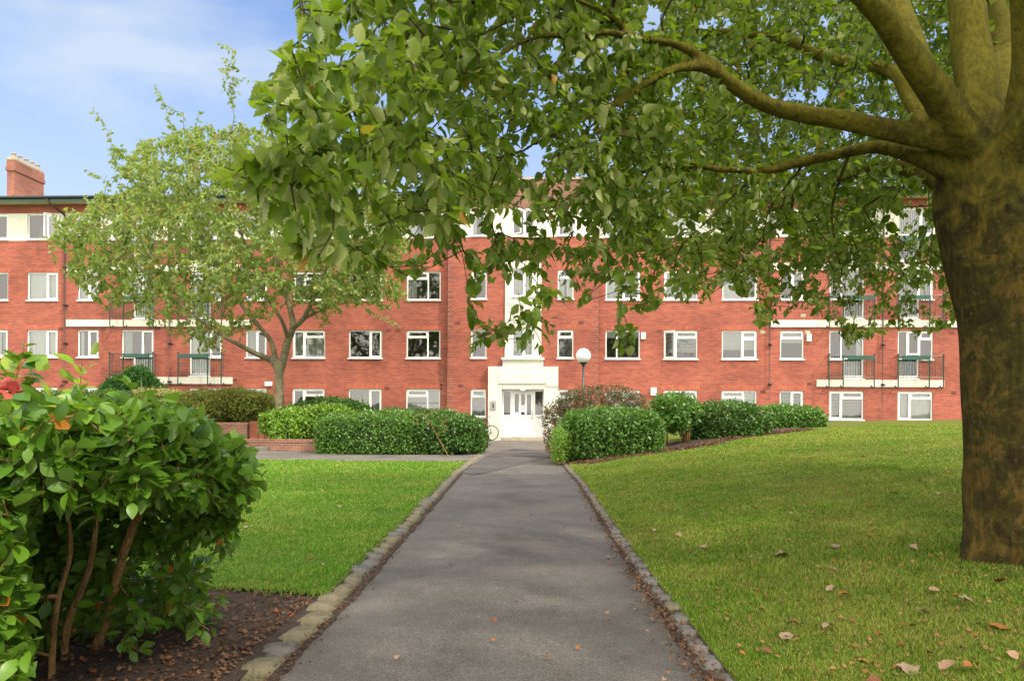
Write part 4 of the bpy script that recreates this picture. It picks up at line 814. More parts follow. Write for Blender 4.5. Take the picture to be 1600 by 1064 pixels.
LIMB = {
 'A': ([(1530, 255, 4.78), (1490, 222, 4.75), (1430, 208, 4.7), (1380, 198, 4.7), (1310, 180, 4.7), (1255, 172, 4.7), (1200, 160, 4.7), (1150, 128, 4.65), (1115, 104, 4.6), (1060, 104, 4.5), (1005, 132, 4.4), (940, 172, 4.3), (880, 205, 4.2), (820, 235, 4.1), (760, 262, 4.0), (700, 300, 3.9)], [46, 44, 40, 36, 32, 30, 27, 25, 20, 16, 14, 12, 10, 8, 7, 5]),
 'A2': ([(1130, 112, 4.65), (1100, 92, 4.6), (1060, 72, 4.5), (1000, 62, 4.4), (950, 52, 4.2), (900, 60, 4.1), (850, 62, 4.0), (800, 84, 3.8), (740, 120, 3.6), (680, 150, 3.4), (620, 175, 3.2), (560, 215, 3.0), (480, 238, 2.8), (400, 258, 2.6)], [18, 17, 15, 14, 13, 12, 11, 10, 9, 8, 7, 6, 5, 4]),
 'A3': ([(1000, 62, 4.4), (960, 30, 4.3), (900, 0, 4.1), (830, -10, 3.9), (740, 0, 3.5), (660, 20, 3.1), (600, 60, 2.8), (540, 110, 2.6)], [12, 11, 9, 8, 7, 6, 5, 4]),
 'B': ([(1525, 300, 4.8), (1470, 262, 4.85), (1420, 240, 4.9), (1370, 229, 5.0), (1330, 234, 5.1), (1260, 252, 5.3), (1190, 266, 5.4), (1120, 262, 5.5), (1050, 258, 5.6), (980, 280, 5.6), (910, 310, 5.5), (850, 350, 5.4)], [40, 34, 28, 23, 20, 17, 14, 12, 10, 8, 6, 5]),
 'C': ([(1540, 250, 4.75), (1500, 205, 4.7), (1468, 150, 4.6), (1432, 100, 4.5), (1395, 45, 4.4), (1360, 0, 4.3), (1300, -60, 4.2), (1200, -110, 4.0), (1080, -130, 3.8), (950, -110, 3.6), (800, -90, 3.3)], [70, 62, 54, 48, 42, 36, 30, 24, 18, 14, 10]),
 'C2': ([(1440, 115, 4.6), (1425, 60, 4.8), (1400, 0, 5.0), (1380, -80, 5.3), (1340, -170, 5.8)], [42, 40, 36, 30, 22]),
 'D': ([(1500, 300, 5.0), (1470, 240, 5.2), (1440, 180, 5.4), (1420, 140, 5.6), (1400, 110, 5.7), (1350, 98, 6.0), (1290, 88, 6.3), (1230, 62, 6.6), (1150, 52, 7.0), (1060, 56, 7.4), (960, 80, 7.8)], [40, 34, 28, 26, 24, 20, 18, 15, 12, 10, 8]),
 'E': ([(1550, 250, 4.9), (1532, 170, 5.1), (1524, 90, 5.3), (1518, 0, 5.5), (1505, -100, 6.0), (1480, -240, 6.8)], [80, 68, 62, 54, 42, 28]),
 'F': ([(1570, 250, 4.8), (1592, 170, 4.6), (1600, 90, 4.5), (1596, 0, 4.4), (1590, -120, 4.2), (1560, -300, 4.0)], [60, 46, 40, 36, 30, 20]),
 'G': ([(1560, 260, 4.7), (1640, 150, 4.4), (1720, 60, 4.2), (1800, -60, 4.0)], [70, 60, 46, 30]),
 'H': ([(1545, 330, 5.0), (1500, 300, 5.5), (1460, 278, 6.2), (1400, 262, 7.0), (1330, 270, 7.8), (1240, 300, 8.6)], [60, 46, 36, 26, 18, 10]),
 'J': ([(1005, 132, 4.4), (905, 232, 4.2), (800, 300, 4.0), (700, 345, 3.8), (600, 380, 3.5), (500, 398, 3.3)], [8, 7, 6, 5, 4, 3]),
 'K': ([(980, 280, 5.6), (905, 352, 5.3), (840, 425, 5.1), (770, 500, 4.9), (738, 535, 4.8)], [7, 6, 5, 4, 3]),
 'L': ([(1060, 104, 4.5), (960, 165, 4.5), (870, 250, 4.5), (800, 330, 4.5), (768, 400, 4.4), (775, 450, 4.4)], [9, 8, 6, 5, 4, 3]),
 'M': ([(1190, 266, 5.4), (1120, 330, 5.5), (1050, 400, 5.4), (1000, 470, 5.2), (980, 545, 5.1)], [8, 7, 5, 4, 3]),
 'N': ([(1330, 234, 5.1), (1302, 330, 5.6), (1318, 430, 6.0), (1338, 520, 6.2)], [8, 7, 5, 4]),
 'O': ([(820, 235, 4.1), (740, 250, 3.8), (650, 205, 3.4), (600, 222, 3.1), (500, 240, 2.9)], [7, 6, 5, 4, 3]),
 'P': ([(830, -10, 3.9), (760, 60, 3.6), (690, 100, 3.3), (620, 140, 3.1), (540, 200, 2.9)], [8, 7, 5, 4, 3]),
 'Q': ([(1260, 252, 5.3), (1200, 330, 5.8), (1190, 400, 6.0), (1185, 490, 6.0)], [7, 6, 5, 3]),
 'I': ([(1570, 240, 5.0), (1570, 120, 5.8), (1560, 20, 6.8), (1530, -60, 8.0), (1480, -80, 9.5)], [56, 46, 36, 26, 14]),
}
SK = Skel()
for q, (k_, (pts, ws)) in enumerate(LIMB.items()):
    P_, R_l = smooth_line([at_d(*p) for p in pts], [w_ * .92 / 2 / F_PX * p[2] for w_, p in zip(ws, pts)], .07)
    wob = np.cumsum(rng.normal(size=(len(P_), 3)) * .004, 0) * np.minimum(1, np.arange(len(P_)) / 20)[:, None]; P_ = list(np.array(P_) + wob - np.linspace(0, 1, len(P_))[:, None] * wob[-1])
    parts.append(sweep(P_, R_l, 14, .07, q)); st = len(P_) // 6
    SK.line([p for p in P_[st::3]], [r for r in R_l[st::3]])
    SK.r0  # limb wood keeps its own radius
fuse('trunk', parts, M['bark_big'], T1, .018)
CAN = [(458, -30), (452, 8), (472, 30), (470, 58), (435, 95), (402, 140), (398, 185), (425, 215), (420, 240), (345, 240), (322, 262), (335, 285), (395, 300), (405, 330), (440, 350), (425, 385), (450, 405), (500, 418), (560, 424), (615, 425), (640, 436), (690, 412), (700, 390), (732, 400), (735, 440), (728, 500), (722, 545), (760, 550), (800, 535), (830, 552), (870, 545), (905, 500), (935, 440), (960, 440), (955, 560), (985, 565), (1005, 500), (1035, 470),
       (1060, 470), (1100, 480), (1120, 450), (1160, 455), (1185, 515), (1215, 500), (1250, 478), (1290, 500), (1320, 540), (1365, 535), (1400, 505), (1440, 525), (1490, 510), (1530, 500), (1720, 520), (1720, -900), (458, -900)]
HOLES = [(828, 240, 26, 40, .9), (815, 345, 48, 26, .75), (770, 215, 20, 20, .6), (850, 300, 60, 22, .55), (650, 350, 30, 18, .7), (740, 345, 40, 24, .6), (1030, 360, 40, 22, .5), (905, 350, 45, 25, .6), (1120, 350, 60, 20, .45), (720, 440, 26, 60, .6), (865, 455, 30, 55, .75), (1000, 430, 30, 25, .55), (1080, 430, 60, 20, .5), (1420, 350, 45, 26, .75), (1250, 440, 60, 30, .4), (1420, 470, 50, 30, .35), (1330, 300, 50, 12, .4), (1340, 215, 60, 14, .5), (1250, 145, 40, 18, .6),
         (1020, 30, 30, 16, .7), (1110, 35, 30, 14, .6), (1360, 190, 40, 12, .6), (960, 175, 28, 14, .5), (515, 150, 26, 20, .8), (1440, 300, 40, 16, .5), (780, 480, 30, 26, .65), (930, 400, 25, 60, .5), (1190, 410, 30, 60, .4), (700, 110, 25, 15, .6), (1200, 20, 30, 14, .6), (1300, 40, 30, 16, .55)]
def zmid(px): return np.interp(px, [330, 430, 560, 700, 850, 1000, 1200, 1400, 1720], [2.6, 2.8, 3.4, 4.0, 4.6, 5.3, 6.4, 7.2, 7.4])
def keep(px, py):
    k = np.ones(len(px))
    for x, y, a, b, s_ in HOLES: k *= 1 - s_ * (((px - x) / a) ** 2 + ((py - y) / b) ** 2 < 1)
    return rng.random(len(px)) < k
def cloud(n, x0, x1, y0, y1, zr, spread, seed=1):
    px = rng.uniform(x0, x1, n); py = rng.uniform(y0, y1, n); Z = zr(px) * np.exp(rng.uniform(-spread, spread, n)); return px, py, Z
px, py, Z = cloud(21000, 320, 1700, -220, 575, zmid, .24)
thin_left = rng.random(len(px)) < np.interp(px, [600, 900, 1000], [.6, .62, 1])
Z = Z * np.where(px > 1050, np.exp(rng.uniform(-.05, .6, len(px))), 1)
ok = inpoly(px, py, CAN) & (rng.random(len(px)) < np.clip(.62 * (Z / 5.6) ** 1.9, .11, 1)) & keep(px, py)
# thin drooping fringe below the eaves line
ok &= (py < 300) | (rng.random(len(px)) < np.interp(py, [300, 400, 450, 560], [1, .75, .34, .26]))
ok &= thin_left
px, py, Z = px[ok], py[ok], Z[ok]
att = CAM + (CF + CR * ((px - CX) / F_PX)[:, None] + CU * ((CY - py) / F_PX)[:, None]) * Z[:, None]
ex = at_d(1, 1, 1); 
explicit = [at_d(x, y, z) for x, y, z in ((470, 15, 2.2), (500, 40, 2.2), (520, 20, 2.25), (455, 75, 2.35), (440, 130, 2.35), (470, 120, 2.4), (415, 180, 2.35), (445, 190, 2.4), (490, 165, 2.4), (350, 262, 2.45), (372, 268, 2.45), (400, 285, 2.5), (430, 262, 2.5), (455, 290, 2.6), (480, 262, 2.6),
        (740, 425, 4.0), (735, 470, 4.2), (748, 500, 4.5), (745, 528, 4.6), (770, 515, 4.6), (800, 500, 4.6), (830, 505, 4.6), (845, 535, 4.6), (970, 480, 4.8), (985, 520, 4.9), (975, 545, 4.9), (1110, 460, 5.4), (1180, 480, 5.8), (1195, 505, 5.8), (1330, 520, 7), (1345, 540, 7))]
att = np.concatenate([att, explicit])
# the rest of the crown: overhead, behind the camera side and beyond the frame
n_ = 3600; q = rng.normal(size=(n_, 3)); q = unit(q) * rng.uniform(.35, 1, (n_, 1)) ** .4; q = q * [6.0, 6.0, 4.3] + [3.0, 6.0, 6.2]
ppx, ppy, pz = proj(q); inframe = (pz > .2) & (ppx > 300) & (ppx < 1700) & (ppy > -40) & (ppy < 1100); good = (q[:, 2] > 2.6) & ~(inframe & ~inpoly(ppx, ppy, CAN)) & ~(inframe & (pz < zmid(ppx) * .9)) & ~((pz > .2) & (ppx <= 300) & (ppy > -60)) & ~((q[:, 1] < 3.0) & (q[:, 0] < 2.2)) & (np.linalg.norm(q - CAM, axis=1) > 2.4)
good &= ~((pz > .2) & (ppx < 440) & (ppy < 300)); q = q[good]
inf2 = inframe[good]; q = q[~inf2 | (rng.random(len(q)) < .35)]
print('crown attractors', len(att), len(q))
q = q[(q[:, 0] > .5) | (rng.random(len(q)) < .3)]
ends1 = SK.grow(att, .16, .05, .08); ends2 = SK.grow(q, .3, .03, .06)
SK.radii(.0022, 2.5, .028); SK.edges_mesh('branches', M['twig'], T1, 5)
SP = np.array(SK.p); SPar = np.array(SK.par)
def rosettes(ends, per, span, lmin, lmax, droop, seed, SP=SP, SPar=SPar, up=.75, jit=.9):
    r = np.random.default_rng(seed); E = ends[ends >= 0]; a = SP[E]; back = SP[SPar[E]]; d = unit(a - back); n = len(E)
    P = []; A = []; Nn = []; L = []
    for k in range(per):
        u = (k + r.random(n)) / per; base = a - d * (u * span)[:, None] + r.normal(size=(n, 3)) * .012
        side = unit(np.cross(d, r.normal(size=(n, 3)))); ax = unit(d * (.25 + .9 * (1 - u))[:, None] + side * jit + np.array([0, 0, -1]) * droop * r.uniform(.2, 1.5, (n, 1)))
        nn = unit(np.array([0, 0, up]) + r.normal(size=(n, 3)) * .55); pet = r.uniform(.01, .03, (n, 1)); P.append(base + ax * pet); A.append(ax); Nn.append(nn); L.append(r.uniform(lmin, lmax, n) * (1 - .25 * (u < .15)))
    return np.concatenate(P), np.concatenate(A), np.concatenate(Nn), np.concatenate(L)
M['leaf_beam'] = leaf_mat('whitebeam_leaf', (.06, .12, .004), (.125, .20, .008), (.43, .48, .17), .45, .4, .5, (.30, .46, .02), (.42, .22, .035), .012)
P, A, Nn, L = rosettes(ends1, 9, .20, .042, .086, .6, 5, up=1.0)
# leaves stay clear of the sky and windows the photo shows between the sprays
lx, ly, lz = proj(P + A * L[:, None] * .5)
L = L * np.interp(lx, [330, 700, 1000], [1.22, 1.12, 1.0])
kp = (inpoly(lx, ly, CAN) | (lz > 9)) & (lz > 1.7); P, A, Nn, L, lz = P[kp], A[kp], Nn[kp], L[kp], lz[kp]
cr = leaves('crown', P[lz < 4.6], A[lz < 4.6], Nn[lz < 4.6], L[lz < 4.6], T_LOBED(), M['leaf_beam'], T1, .84, .34, .45)
leaves('crown', P[lz >= 4.6], A[lz >= 4.6], Nn[lz >= 4.6], L[lz >= 4.6], T_MID, M['leaf_beam'], T1, .88, .34, .45)
P, A, Nn, L = rosettes(ends2, 10, .4, .11, .16, .45, 6); leaves('crown', P, A, Nn, L, T_OVAL, M['leaf_beam'], T1, 1.05, .2, .25)
# ------------------------------------------------------------------ the cherry behind the left hedge
DC = 24.6
cb = at_d(437.5, 712, DC); cb[2] = 0
T2 = thing('cherry_tree', 'slender-trunked cherry with a wide light green crown behind the left hedge', 'tree', cb)
CL = {'t': ([(437.5, 712, DC), (437.5, 645, DC), (436, 600, DC), (436, 572, DC)], [22, 19, 17, 17]),
 'a': ([(436, 580, DC), (424, 563, DC), (400, 553, DC - .5), (372, 538, DC - 1), (340, 520, DC - 1.5), (300, 490, DC - 2), (240, 440, DC - 2.5), (180, 370, DC - 2.5)], [14, 13, 11, 9, 7, 6, 5, 3]),
 'b': ([(436, 580, DC), (430, 562, DC), (424, 535, DC + .3), (405, 510, DC + .7), (380, 480, DC + 1), (345, 420, DC + 1.5), (310, 350, DC + 2), (280, 260, DC + 2)], [14, 12, 10, 9, 8, 7, 5, 3]),
 'c': ([(437, 580, DC), (443, 560, DC), (450, 530, DC), (458, 510, DC), (450, 470, DC + .4), (430, 400, DC + .8), (400, 300, DC + 1), (375, 200, DC + 1)], [17, 16, 15, 13, 10, 8, 6, 3]),
 'd': ([(457, 512, DC), (474, 498, DC - .5), (492, 462, DC - 1), (510, 420, DC - 1.4), (540, 360, DC - 1.6), (560, 320, DC - 1.6)], [12, 10, 9, 7, 5, 3]),
 'e': ([(450, 530, DC), (440, 500, DC - .8), (415, 460, DC - 1.5), (390, 400, DC - 2.2), (360, 320, DC - 3), (330, 240, DC - 3)], [9, 8, 7, 6, 4, 3]),
 'f': ([(474, 498, DC - .5), (500, 485, DC + .5), (540, 462, DC + 1.5), (580, 448, DC + 2)], [8, 7, 5, 3])}
SK = Skel(); parts = []
for q, (k_, (pts, ws)) in enumerate(CL.items()):
    P_, R_l = smooth_line([at_d(*p) for p in pts], [w_ * .8 / 2 / F_PX * p[2] for w_, p in zip(ws, pts)], .2)
    if k_ == 't': P_[0][2] = -.05
    else: SK.line(P_[::2], R_l[::2])
    parts.append(sweep(P_, R_l, 12, .05, q))
fuse('trunk', parts, M['bark_cherry'], T2, .035)
CP = [(88, 345), (84, 385), (112, 395), (100, 420), (120, 445), (140, 470), (180, 490), (225, 500), (262, 515), (300, 545), (335, 560), (352, 520), (385, 520), (420, 505), (440, 480), (470, 470), (500, 505), (535, 500), (560, 470), (605, 480), (640, 500), (636, 455), (615, 430), (640, 380), (640, 330), (600, 280), (560, 250), (520, 225), (470, 225), (425, 215), (385, 195), (345, 200), (300, 195), (262, 205), (235, 215), (200, 235), (160, 225), (175, 260), (210, 290), (150, 265), (190, 300), (140, 310), (128, 330)]
px = rng.uniform(70, 660, 9000); py = rng.uniform(180, 570, 9000); ok = inpoly(px, py, CP)
rr = np.sqrt(((px - 375) / 285) ** 2 + ((py - 360) / 190) ** 2); hz_ = np.sqrt(np.clip(1 - rr ** 2, .04, 1)); Z = DC + rng.uniform(-4.2, 4.2, 9000) * hz_
ok &= rng.random(9000) < np.where(py > 470, .35, .85); px, py, Z = px[ok][:3000], py[ok][:3000], Z[ok][:3000]
att = CAM + (CF + CR * ((px - CX) / F_PX)[:, None] + CU * ((CY - py) / F_PX)[:, None]) * Z[:, None]
spr = []
for (xa_, ya_), (xb_, yb_), n_ in (((210, 260), (137, 165), 9), ((275, 205), (241, 130), 10), ((365, 200), (362, 95), 10), ((362, 150), (338, 62), 8), ((375, 160), (366, 72), 7), ((330, 215), (310, 165), 4), ((120, 380), (100, 318), 5), ((180, 290), (130, 262), 5), ((300, 215), (282, 172), 4), ((420, 220), (405, 160), 6), ((560, 480), (632, 510), 5), ((112, 445), (60, 362), 8)):
    n_ = (n_ + 1) // 2
    for i in range(n_): u = (i + .7) / n_; spr.append(at_d(xa_ + (xb_ - xa_) * u + random.uniform(-3, 3), ya_ + (yb_ - ya_) * u, DC - 1.2 + random.uniform(-.15, .15)))
att = np.concatenate([att, spr]); ends = SK.grow(att, .45, .02, .05); SK.radii(.006, 2.5, .06); SK.edges_mesh('branches', M['bark_cherry'], T2, 5)
M['leaf_cherry'] = leaf_mat('cherry_leaf', (.09, .19, .03), (.28, .37, .07), (.30, .37, .14), .45, .45, .5, (.46, .60, .08), (.45, .28, .05), .05)
P, A, Nn, L = rosettes(ends, 14, .6, .10, .17, .8, 8, np.array(SK.p), np.array(SK.par), .6, .75)
leaves('crown', P, A, Nn, L, T_OVAL, M['leaf_cherry'], T2, .85, .2, .35)
# ------------------------------------------------------------------ hedges and shrubs
def sup_points(n, ex, cz=-1.0):
    d = rng.normal(size=(n * 2, 3)); f = rng.integers(0, 3, n * 2); s = rng.choice([-1, 1], n * 2); q = rng.uniform(-1, 1, (n * 2, 3)); q[np.arange(n * 2), f] = s
    r = 1 / (np.sum(np.abs(q) ** ex, 1)) ** (1 / ex); return (q * r[:, None])[:n]
def shrub(name, label, cat, vols, mat, L=.07, dens=900, ex=4, lump=.09, tpl=T_OVAL, wid=1.0, core=None, stems=0, stemmat=None, stem_z=.0, group=None, loc=None, up=.5, inset=.13, base=None, sprig=.06):
    """vols: list of (cx,cy,cz,rx,ry,rz)"""
    c0 = vols[0]; t = thing(name, label, cat, loc or (c0[0], c0[1], base if base is not None else max(0, c0[2] - c0[5])), group)
    P, A, Nn, Ls = [], [], [], []
    for vi, (cx, cy, cz, rx, ry, rz) in enumerate(vols):
        area = 8 * (rx * ry + rx * rz + ry * rz) * .8; n = int(area * dens); q = sup_points(n, ex); R = np.array([rx, ry, rz]); C_ = np.array([cx, cy, cz])
        nn = unit(np.sign(q) * np.abs(q) ** (ex - 1) / R); lum = lump * noise3(q * R + C_, 2.6, vi + 3) + lump * .6 * noise3(q * R + C_, 7.5, vi + 9)
        dep = -np.abs(rng.normal(size=n)) * .055 + (rng.random(n) < sprig) * rng.uniform(0, .13, n)
        p = q * R + C_ + nn * (lum + dep)[:, None]
        ok = np.ones(n, bool)
        for vj, (a, b, c, d, e, f) in enumerate(vols):
            if vj != vi: ok &= np.sum((np.abs((p - [a, b, c]) / [d, e, f])) ** ex, 1) > .9
        gz = np.maximum(.02, h_right(p[:, 0], p[:, 1]) * (p[:, 0] > XR(np.minimum(p[:, 1], 21)))) ; ok &= p[:, 2] > gz
        p, nn = p[ok], nn[ok]; n = len(p)
        ax = unit(nn * .55 + rng.normal(size=(n, 3)) * .6 + [0, 0, .25]); nv = unit(nn * .6 + [0, 0, up] + rng.normal(size=(n, 3)) * .5)
        P.append(p); A.append(ax); Nn.append(nv); Ls.append(rng.uniform(.5, 1.25, n) * L)
    leaves('foliage', np.concatenate(P), np.concatenate(A), np.concatenate(Nn), np.concatenate(Ls), tpl, mat, t, wid)
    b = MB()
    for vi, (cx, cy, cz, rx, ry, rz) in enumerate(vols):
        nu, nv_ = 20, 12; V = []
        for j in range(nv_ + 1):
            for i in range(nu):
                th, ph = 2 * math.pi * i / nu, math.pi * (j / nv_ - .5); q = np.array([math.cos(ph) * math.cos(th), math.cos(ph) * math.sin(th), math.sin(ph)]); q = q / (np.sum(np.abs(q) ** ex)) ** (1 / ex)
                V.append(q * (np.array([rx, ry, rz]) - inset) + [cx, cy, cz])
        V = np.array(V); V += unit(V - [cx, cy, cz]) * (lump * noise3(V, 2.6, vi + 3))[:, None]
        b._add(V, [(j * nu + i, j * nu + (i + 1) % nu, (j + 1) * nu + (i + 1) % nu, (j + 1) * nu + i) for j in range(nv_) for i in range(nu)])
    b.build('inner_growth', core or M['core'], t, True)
    if stems:
        for k in range(stems):
            b = MB()
            v = vols[k % len(vols)]; x = v[0] + random.uniform(-.8, .8) * v[3]; y = v[1] + random.uniform(-.9, .2) * v[4]; gz = float(h_right(np.array([x]), np.array([y]))[0]) if x > XR(min(y, 21)) else 0
            b.tube([(x, y, gz - .03), (x + random.uniform(-.05, .05), y, gz + .25), (x + random.uniform(-.15, .15), y + .1, v[2])], [.022, .018, .01], 5)
            b.build('stem', stemmat or M['stem'], t, True)
    return t
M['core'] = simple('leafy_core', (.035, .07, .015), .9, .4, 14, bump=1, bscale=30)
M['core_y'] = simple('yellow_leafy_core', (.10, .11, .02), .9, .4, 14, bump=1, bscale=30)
M['hedge'] = leaf_mat('hedge_leaf', (.055, .15, .018), (.13, .27, .035), (.14, .22, .07), .35, .5, .3, (.22, .4, .04))
M['hedge_d'] = leaf_mat('dark_hedge_leaf', (.035, .105, .014), (.085, .19, .025), (.10, .17, .05), .35, .5, .25, (.16, .3, .03), (.25, .2, .03), .02)
M['hedge_b'] = leaf_mat('bright_hedge_leaf', (.11, .24, .02), (.24, .40, .04), (.2, .3, .08), .35, .5, .35, (.3, .5, .05))
M['hedge_y'] = leaf_mat('yellow_shrub_leaf', (.13, .20, .022), (.27, .30, .05), (.26, .27, .1), .4, .4, .35, (.4, .42, .06), (.42, .26, .14), .05)
M['gold'] = leaf_mat('golden_leaf', (.35, .36, .10), (.55, .52, .20), (.45, .42, .18), .4, .4, .35, (.6, .55, .2))
M['conifer'] = leaf_mat('feathery_leaf', (.03, .11, .02), (.07, .19, .03), (.08, .16, .04), .5, .3, .25)
def vpx(p0, p1, yt, Y, dep, zb, zt_px_at=None):
    """volume between two columns at distance Y (front face), its top seen at row yt"""
    x0, x1 = float(at_y(p0, yt, Y + dep / 2)[0]), float(at_y(p1, yt, Y + dep / 2)[0]); zt_ = float(at_y((p0 + p1) / 2, yt, Y + .3)[2])
    return ((x0 + x1) / 2, Y + dep / 2, (zb + zt_) / 2, (x1 - x0) / 2, dep / 2, (zt_ - zb) / 2)
yh = float(at_z(620, 711)[1])
shrub('clipped_hedge', 'clipped dark green hedge along the cross path, left of the entrance', 'hedge', [vpx(500, 655, 649, yh, 1.7, -.1), vpx(560, 660, 643, yh + .5, 1.7, -.1)], M['hedge'], .075, 800, 5, .05, stems=14, group='clipped hedges in front of the flats')
shrub('rounded_shrub', 'bushy rounded green shrub at the path corner, nearest the entrance on its left', 'shrub', [vpx(640, 750, 648, yh + .1, 1.9, -.1), vpx(690, 759, 655, yh + .4, 2.2, -.1), vpx(650, 720, 643, yh + .7, 1.6, 0)], M['hedge_d'], .09, 600, 3.2, .11, stems=10, sprig=.12)
shrub('lime_shrub', 'bright lime green spreading shrub above the low planter wall', 'shrub', [vpx(412, 500, 638, 22.8, 2.2, .3), vpx(460, 560, 634, 23.2, 2.2, .2), vpx(430, 480, 655, 22.6, 1.5, .2)], M['hedge_b'], .10, 520, 2.4, .13, sprig=.12)
shrub('dark_shrub', 'darker green shrub rising behind the lime green one below the windows', 'shrub', [vpx(470, 582, 622, 26.2, 2.2, .2), vpx(440, 540, 630, 26, 2, .2), vpx(575, 700, 640, 27, 2, .2)], M['hedge_d'], .10, 420, 2.4, .12)
shrub('yellow_green_shrub', 'rounded yellow-green shrub with pinkish flower heads left of the cherry', 'shrub', [vpx(292, 372, 610, 25.4, 3, .75), vpx(340, 422, 608, 25.8, 3, .9)], M['hedge_y'], .09, 560, 2.4, .13, core=M['core_y'], stems=8, sprig=.1, base=0)
shrub('golden_hedge', 'pale golden hedge between the flats and the glossy foreground bush', 'hedge', [vpx(196, 300, 609, 28.5, 1.6, 0)], M['gold'], .09, 380, 4, .06, core=M['core_y'])
shrub('green_hedge', 'mid green hedge at far left under the ground floor windows', 'hedge', [vpx(20, 130, 612, 28, 1.6, 0), vpx(120, 215, 610, 27.6, 1.6, 0), vpx(-200, 30, 615, 28, 1.6, 0)], M['hedge'], .10, 300, 3, .1)
t = shrub('feathery_shrub', 'dark feathery evergreen standing above the golden hedge below the balcony', 'shrub', [vpx(172, 250, 580, 30.0, 1.8, .1), vpx(195, 235, 574, 30.2, 1.6, .1), vpx(158, 262, 590, 30, 1.9, .1)], M['conifer'], .16, 330, 2.2, .2, wid=.45, sprig=.25)
# right-hand hedge line
def hr(x, y): return float(h_right(np.array([x]), np.array([y]))[0])
v1 = vpx(876, 1034, 643, 17.6, 1.9, .05); v1b = vpx(900, 1020, 640, 17.8, 1.8, .1)
shrub('clipped_hedge', 'large clipped glossy green hedge right of the path, in front of the red-berried bush', 'hedge', [v1, v1b], M['hedge'], .08, 850, 4, .07, stems=16, group='clipped hedges in front of the flats', base=hr(v1[0], v1[1]))
shrub('small_leaved_shrub', 'low pale green small-leaved shrub at the right path edge, at the end of the hedge', 'shrub', [vpx(863, 893, 667, 17.5, 2.3, 0), vpx(866, 885, 672, 17.2, 1.4, 0)], M['hedge_b'], .045, 1300, 2.8, .06)
v2 = vpx(1018, 1092, 618, 19.6, 1.6, .95); v2b = vpx(1035, 1080, 626, 19.4, 1.4, .75)
shrub('tall_shrub', 'leggy light green shrub on bare stems rising between two clipped hedges', 'shrub', [v2, v2b], M['hedge'], .10, 520, 2.4, .13, stems=0, sprig=.16, base=hr(v2[0], v2[1]))
for k in range(7): b = MB(); x = v2[0] + random.uniform(-.45, .4); y = v2[1] + random.uniform(-.3, .3); b.tube([(x, y, hr(x, y) - .03), (x + random.uniform(-.05, .05), y, hr(x, y) + .3), (x + random.uniform(-.2, .2), y, 1.2)], [.03, .024, .012], 6); b.build('stem', M['stem'], [o for o in COL.objects if o.name.startswith('tall_shrub')][0], True)
v3 = vpx(1080, 1188, 630, 20.8, 1.8, .3); shrub('clipped_hedge', 'darker clipped hedge in the middle of the right-hand row', 'hedge', [v3, vpx(1065, 1130, 634, 20.9, 1.7, .3), vpx(1150, 1200, 642, 21.6, 1.8, .4)], M['hedge_d'], .085, 650, 3, .09, stems=12, group='clipped hedges in front of the flats', base=hr(v3[0], v3[1]))
v4 = vpx(1192, 1283, 635, 25.3, 2, .45); shrub('clipped_hedge', 'farthest right clipped hedge, a rounded green block on the rising lawn', 'hedge', [v4, vpx(1185, 1240, 633, 25.5, 2, .5)], M['hedge'], .09, 560, 3, .09, stems=8, group='clipped hedges in front of the flats', base=hr(v4[0], v4[1]))
# red-berried bush behind the hedge
bc = at_d(930, 700, 20.8); TBc = thing('berried_bush', 'arching dark bush full of red berries behind the hedge beside the lamp', 'shrub', (bc[0], bc[1], hr(bc[0], bc[1])))
SK = Skel()
for k in range(12):
    px0 = 905 + k * 6; base = at_d(px0, 700, 20.8 + random.uniform(-.5, .8)); base[2] = hr(base[0], base[1]); tip = at_d(px0 + (k - 6) * 4, 640, 20.8); P_, R_l = smooth_line([base, (base + tip) / 2 + [0, 0, .1], tip], [.02, .017, .012], .3); SK.line(P_, R_l)
px = rng.uniform(848, 1010, 2600); py = rng.uniform(598, 715, 2600); BP = [(850, 700), (846, 660), (850, 635), (872, 622), (888, 606), (915, 603), (950, 598), (975, 602), (1000, 612), (1012, 625), (1015, 650), (900, 660), (880, 668), (870, 695), (862, 712)]
ok = inpoly(px, py, BP); px, py = px[ok][:900], py[ok][:900]; Z = 20.9 + rng.uniform(-1, 1.4, len(px)); Z = np.where(px < 880, 20.2 + rng.uniform(-.4, .4, len(px)), Z)
att = CAM + (CF + CR * ((px - CX) / F_PX)[:, None] + CU * ((CY - py) / F_PX)[:, None]) * Z[:, None]
ends = SK.grow(att, .2, .1, .06); SK.radii(.003, 2.5, .014); SK.edges_mesh('branches', M['twig'], TBc, 4, main=True)
M['berry_leaf'] = leaf_mat('berry_bush_leaf', (.035, .07, .025), (.09, .14, .045), (.12, .15, .08), .35, .5, .25, (.2, .25, .06), (.26, .07, .035), .10)
M['berry'] = simple('red_berries', (.34, .075, .045), .4, .2, 20)
SPx, SPp = np.array(SK.p), np.array(SK.par)
P, A, Nn, L = rosettes(ends, 14, .34, .03, .06, .1, 9, SPx, SPp, .6, 1.0); leaves('foliage', P, A, Nn, L, T_DIA, M['berry_leaf'], TBc, 1.2)
P, A, Nn, L = rosettes(ends[rng.random(len(ends)) < .6], 6, .25, .022, .04, .1, 12, SPx, SPp); P += rng.normal(size=P.shape) * .03; leaves('berries', P, A, Nn, L, T_DIA, M['berry'], TBc, 2.4, .8)
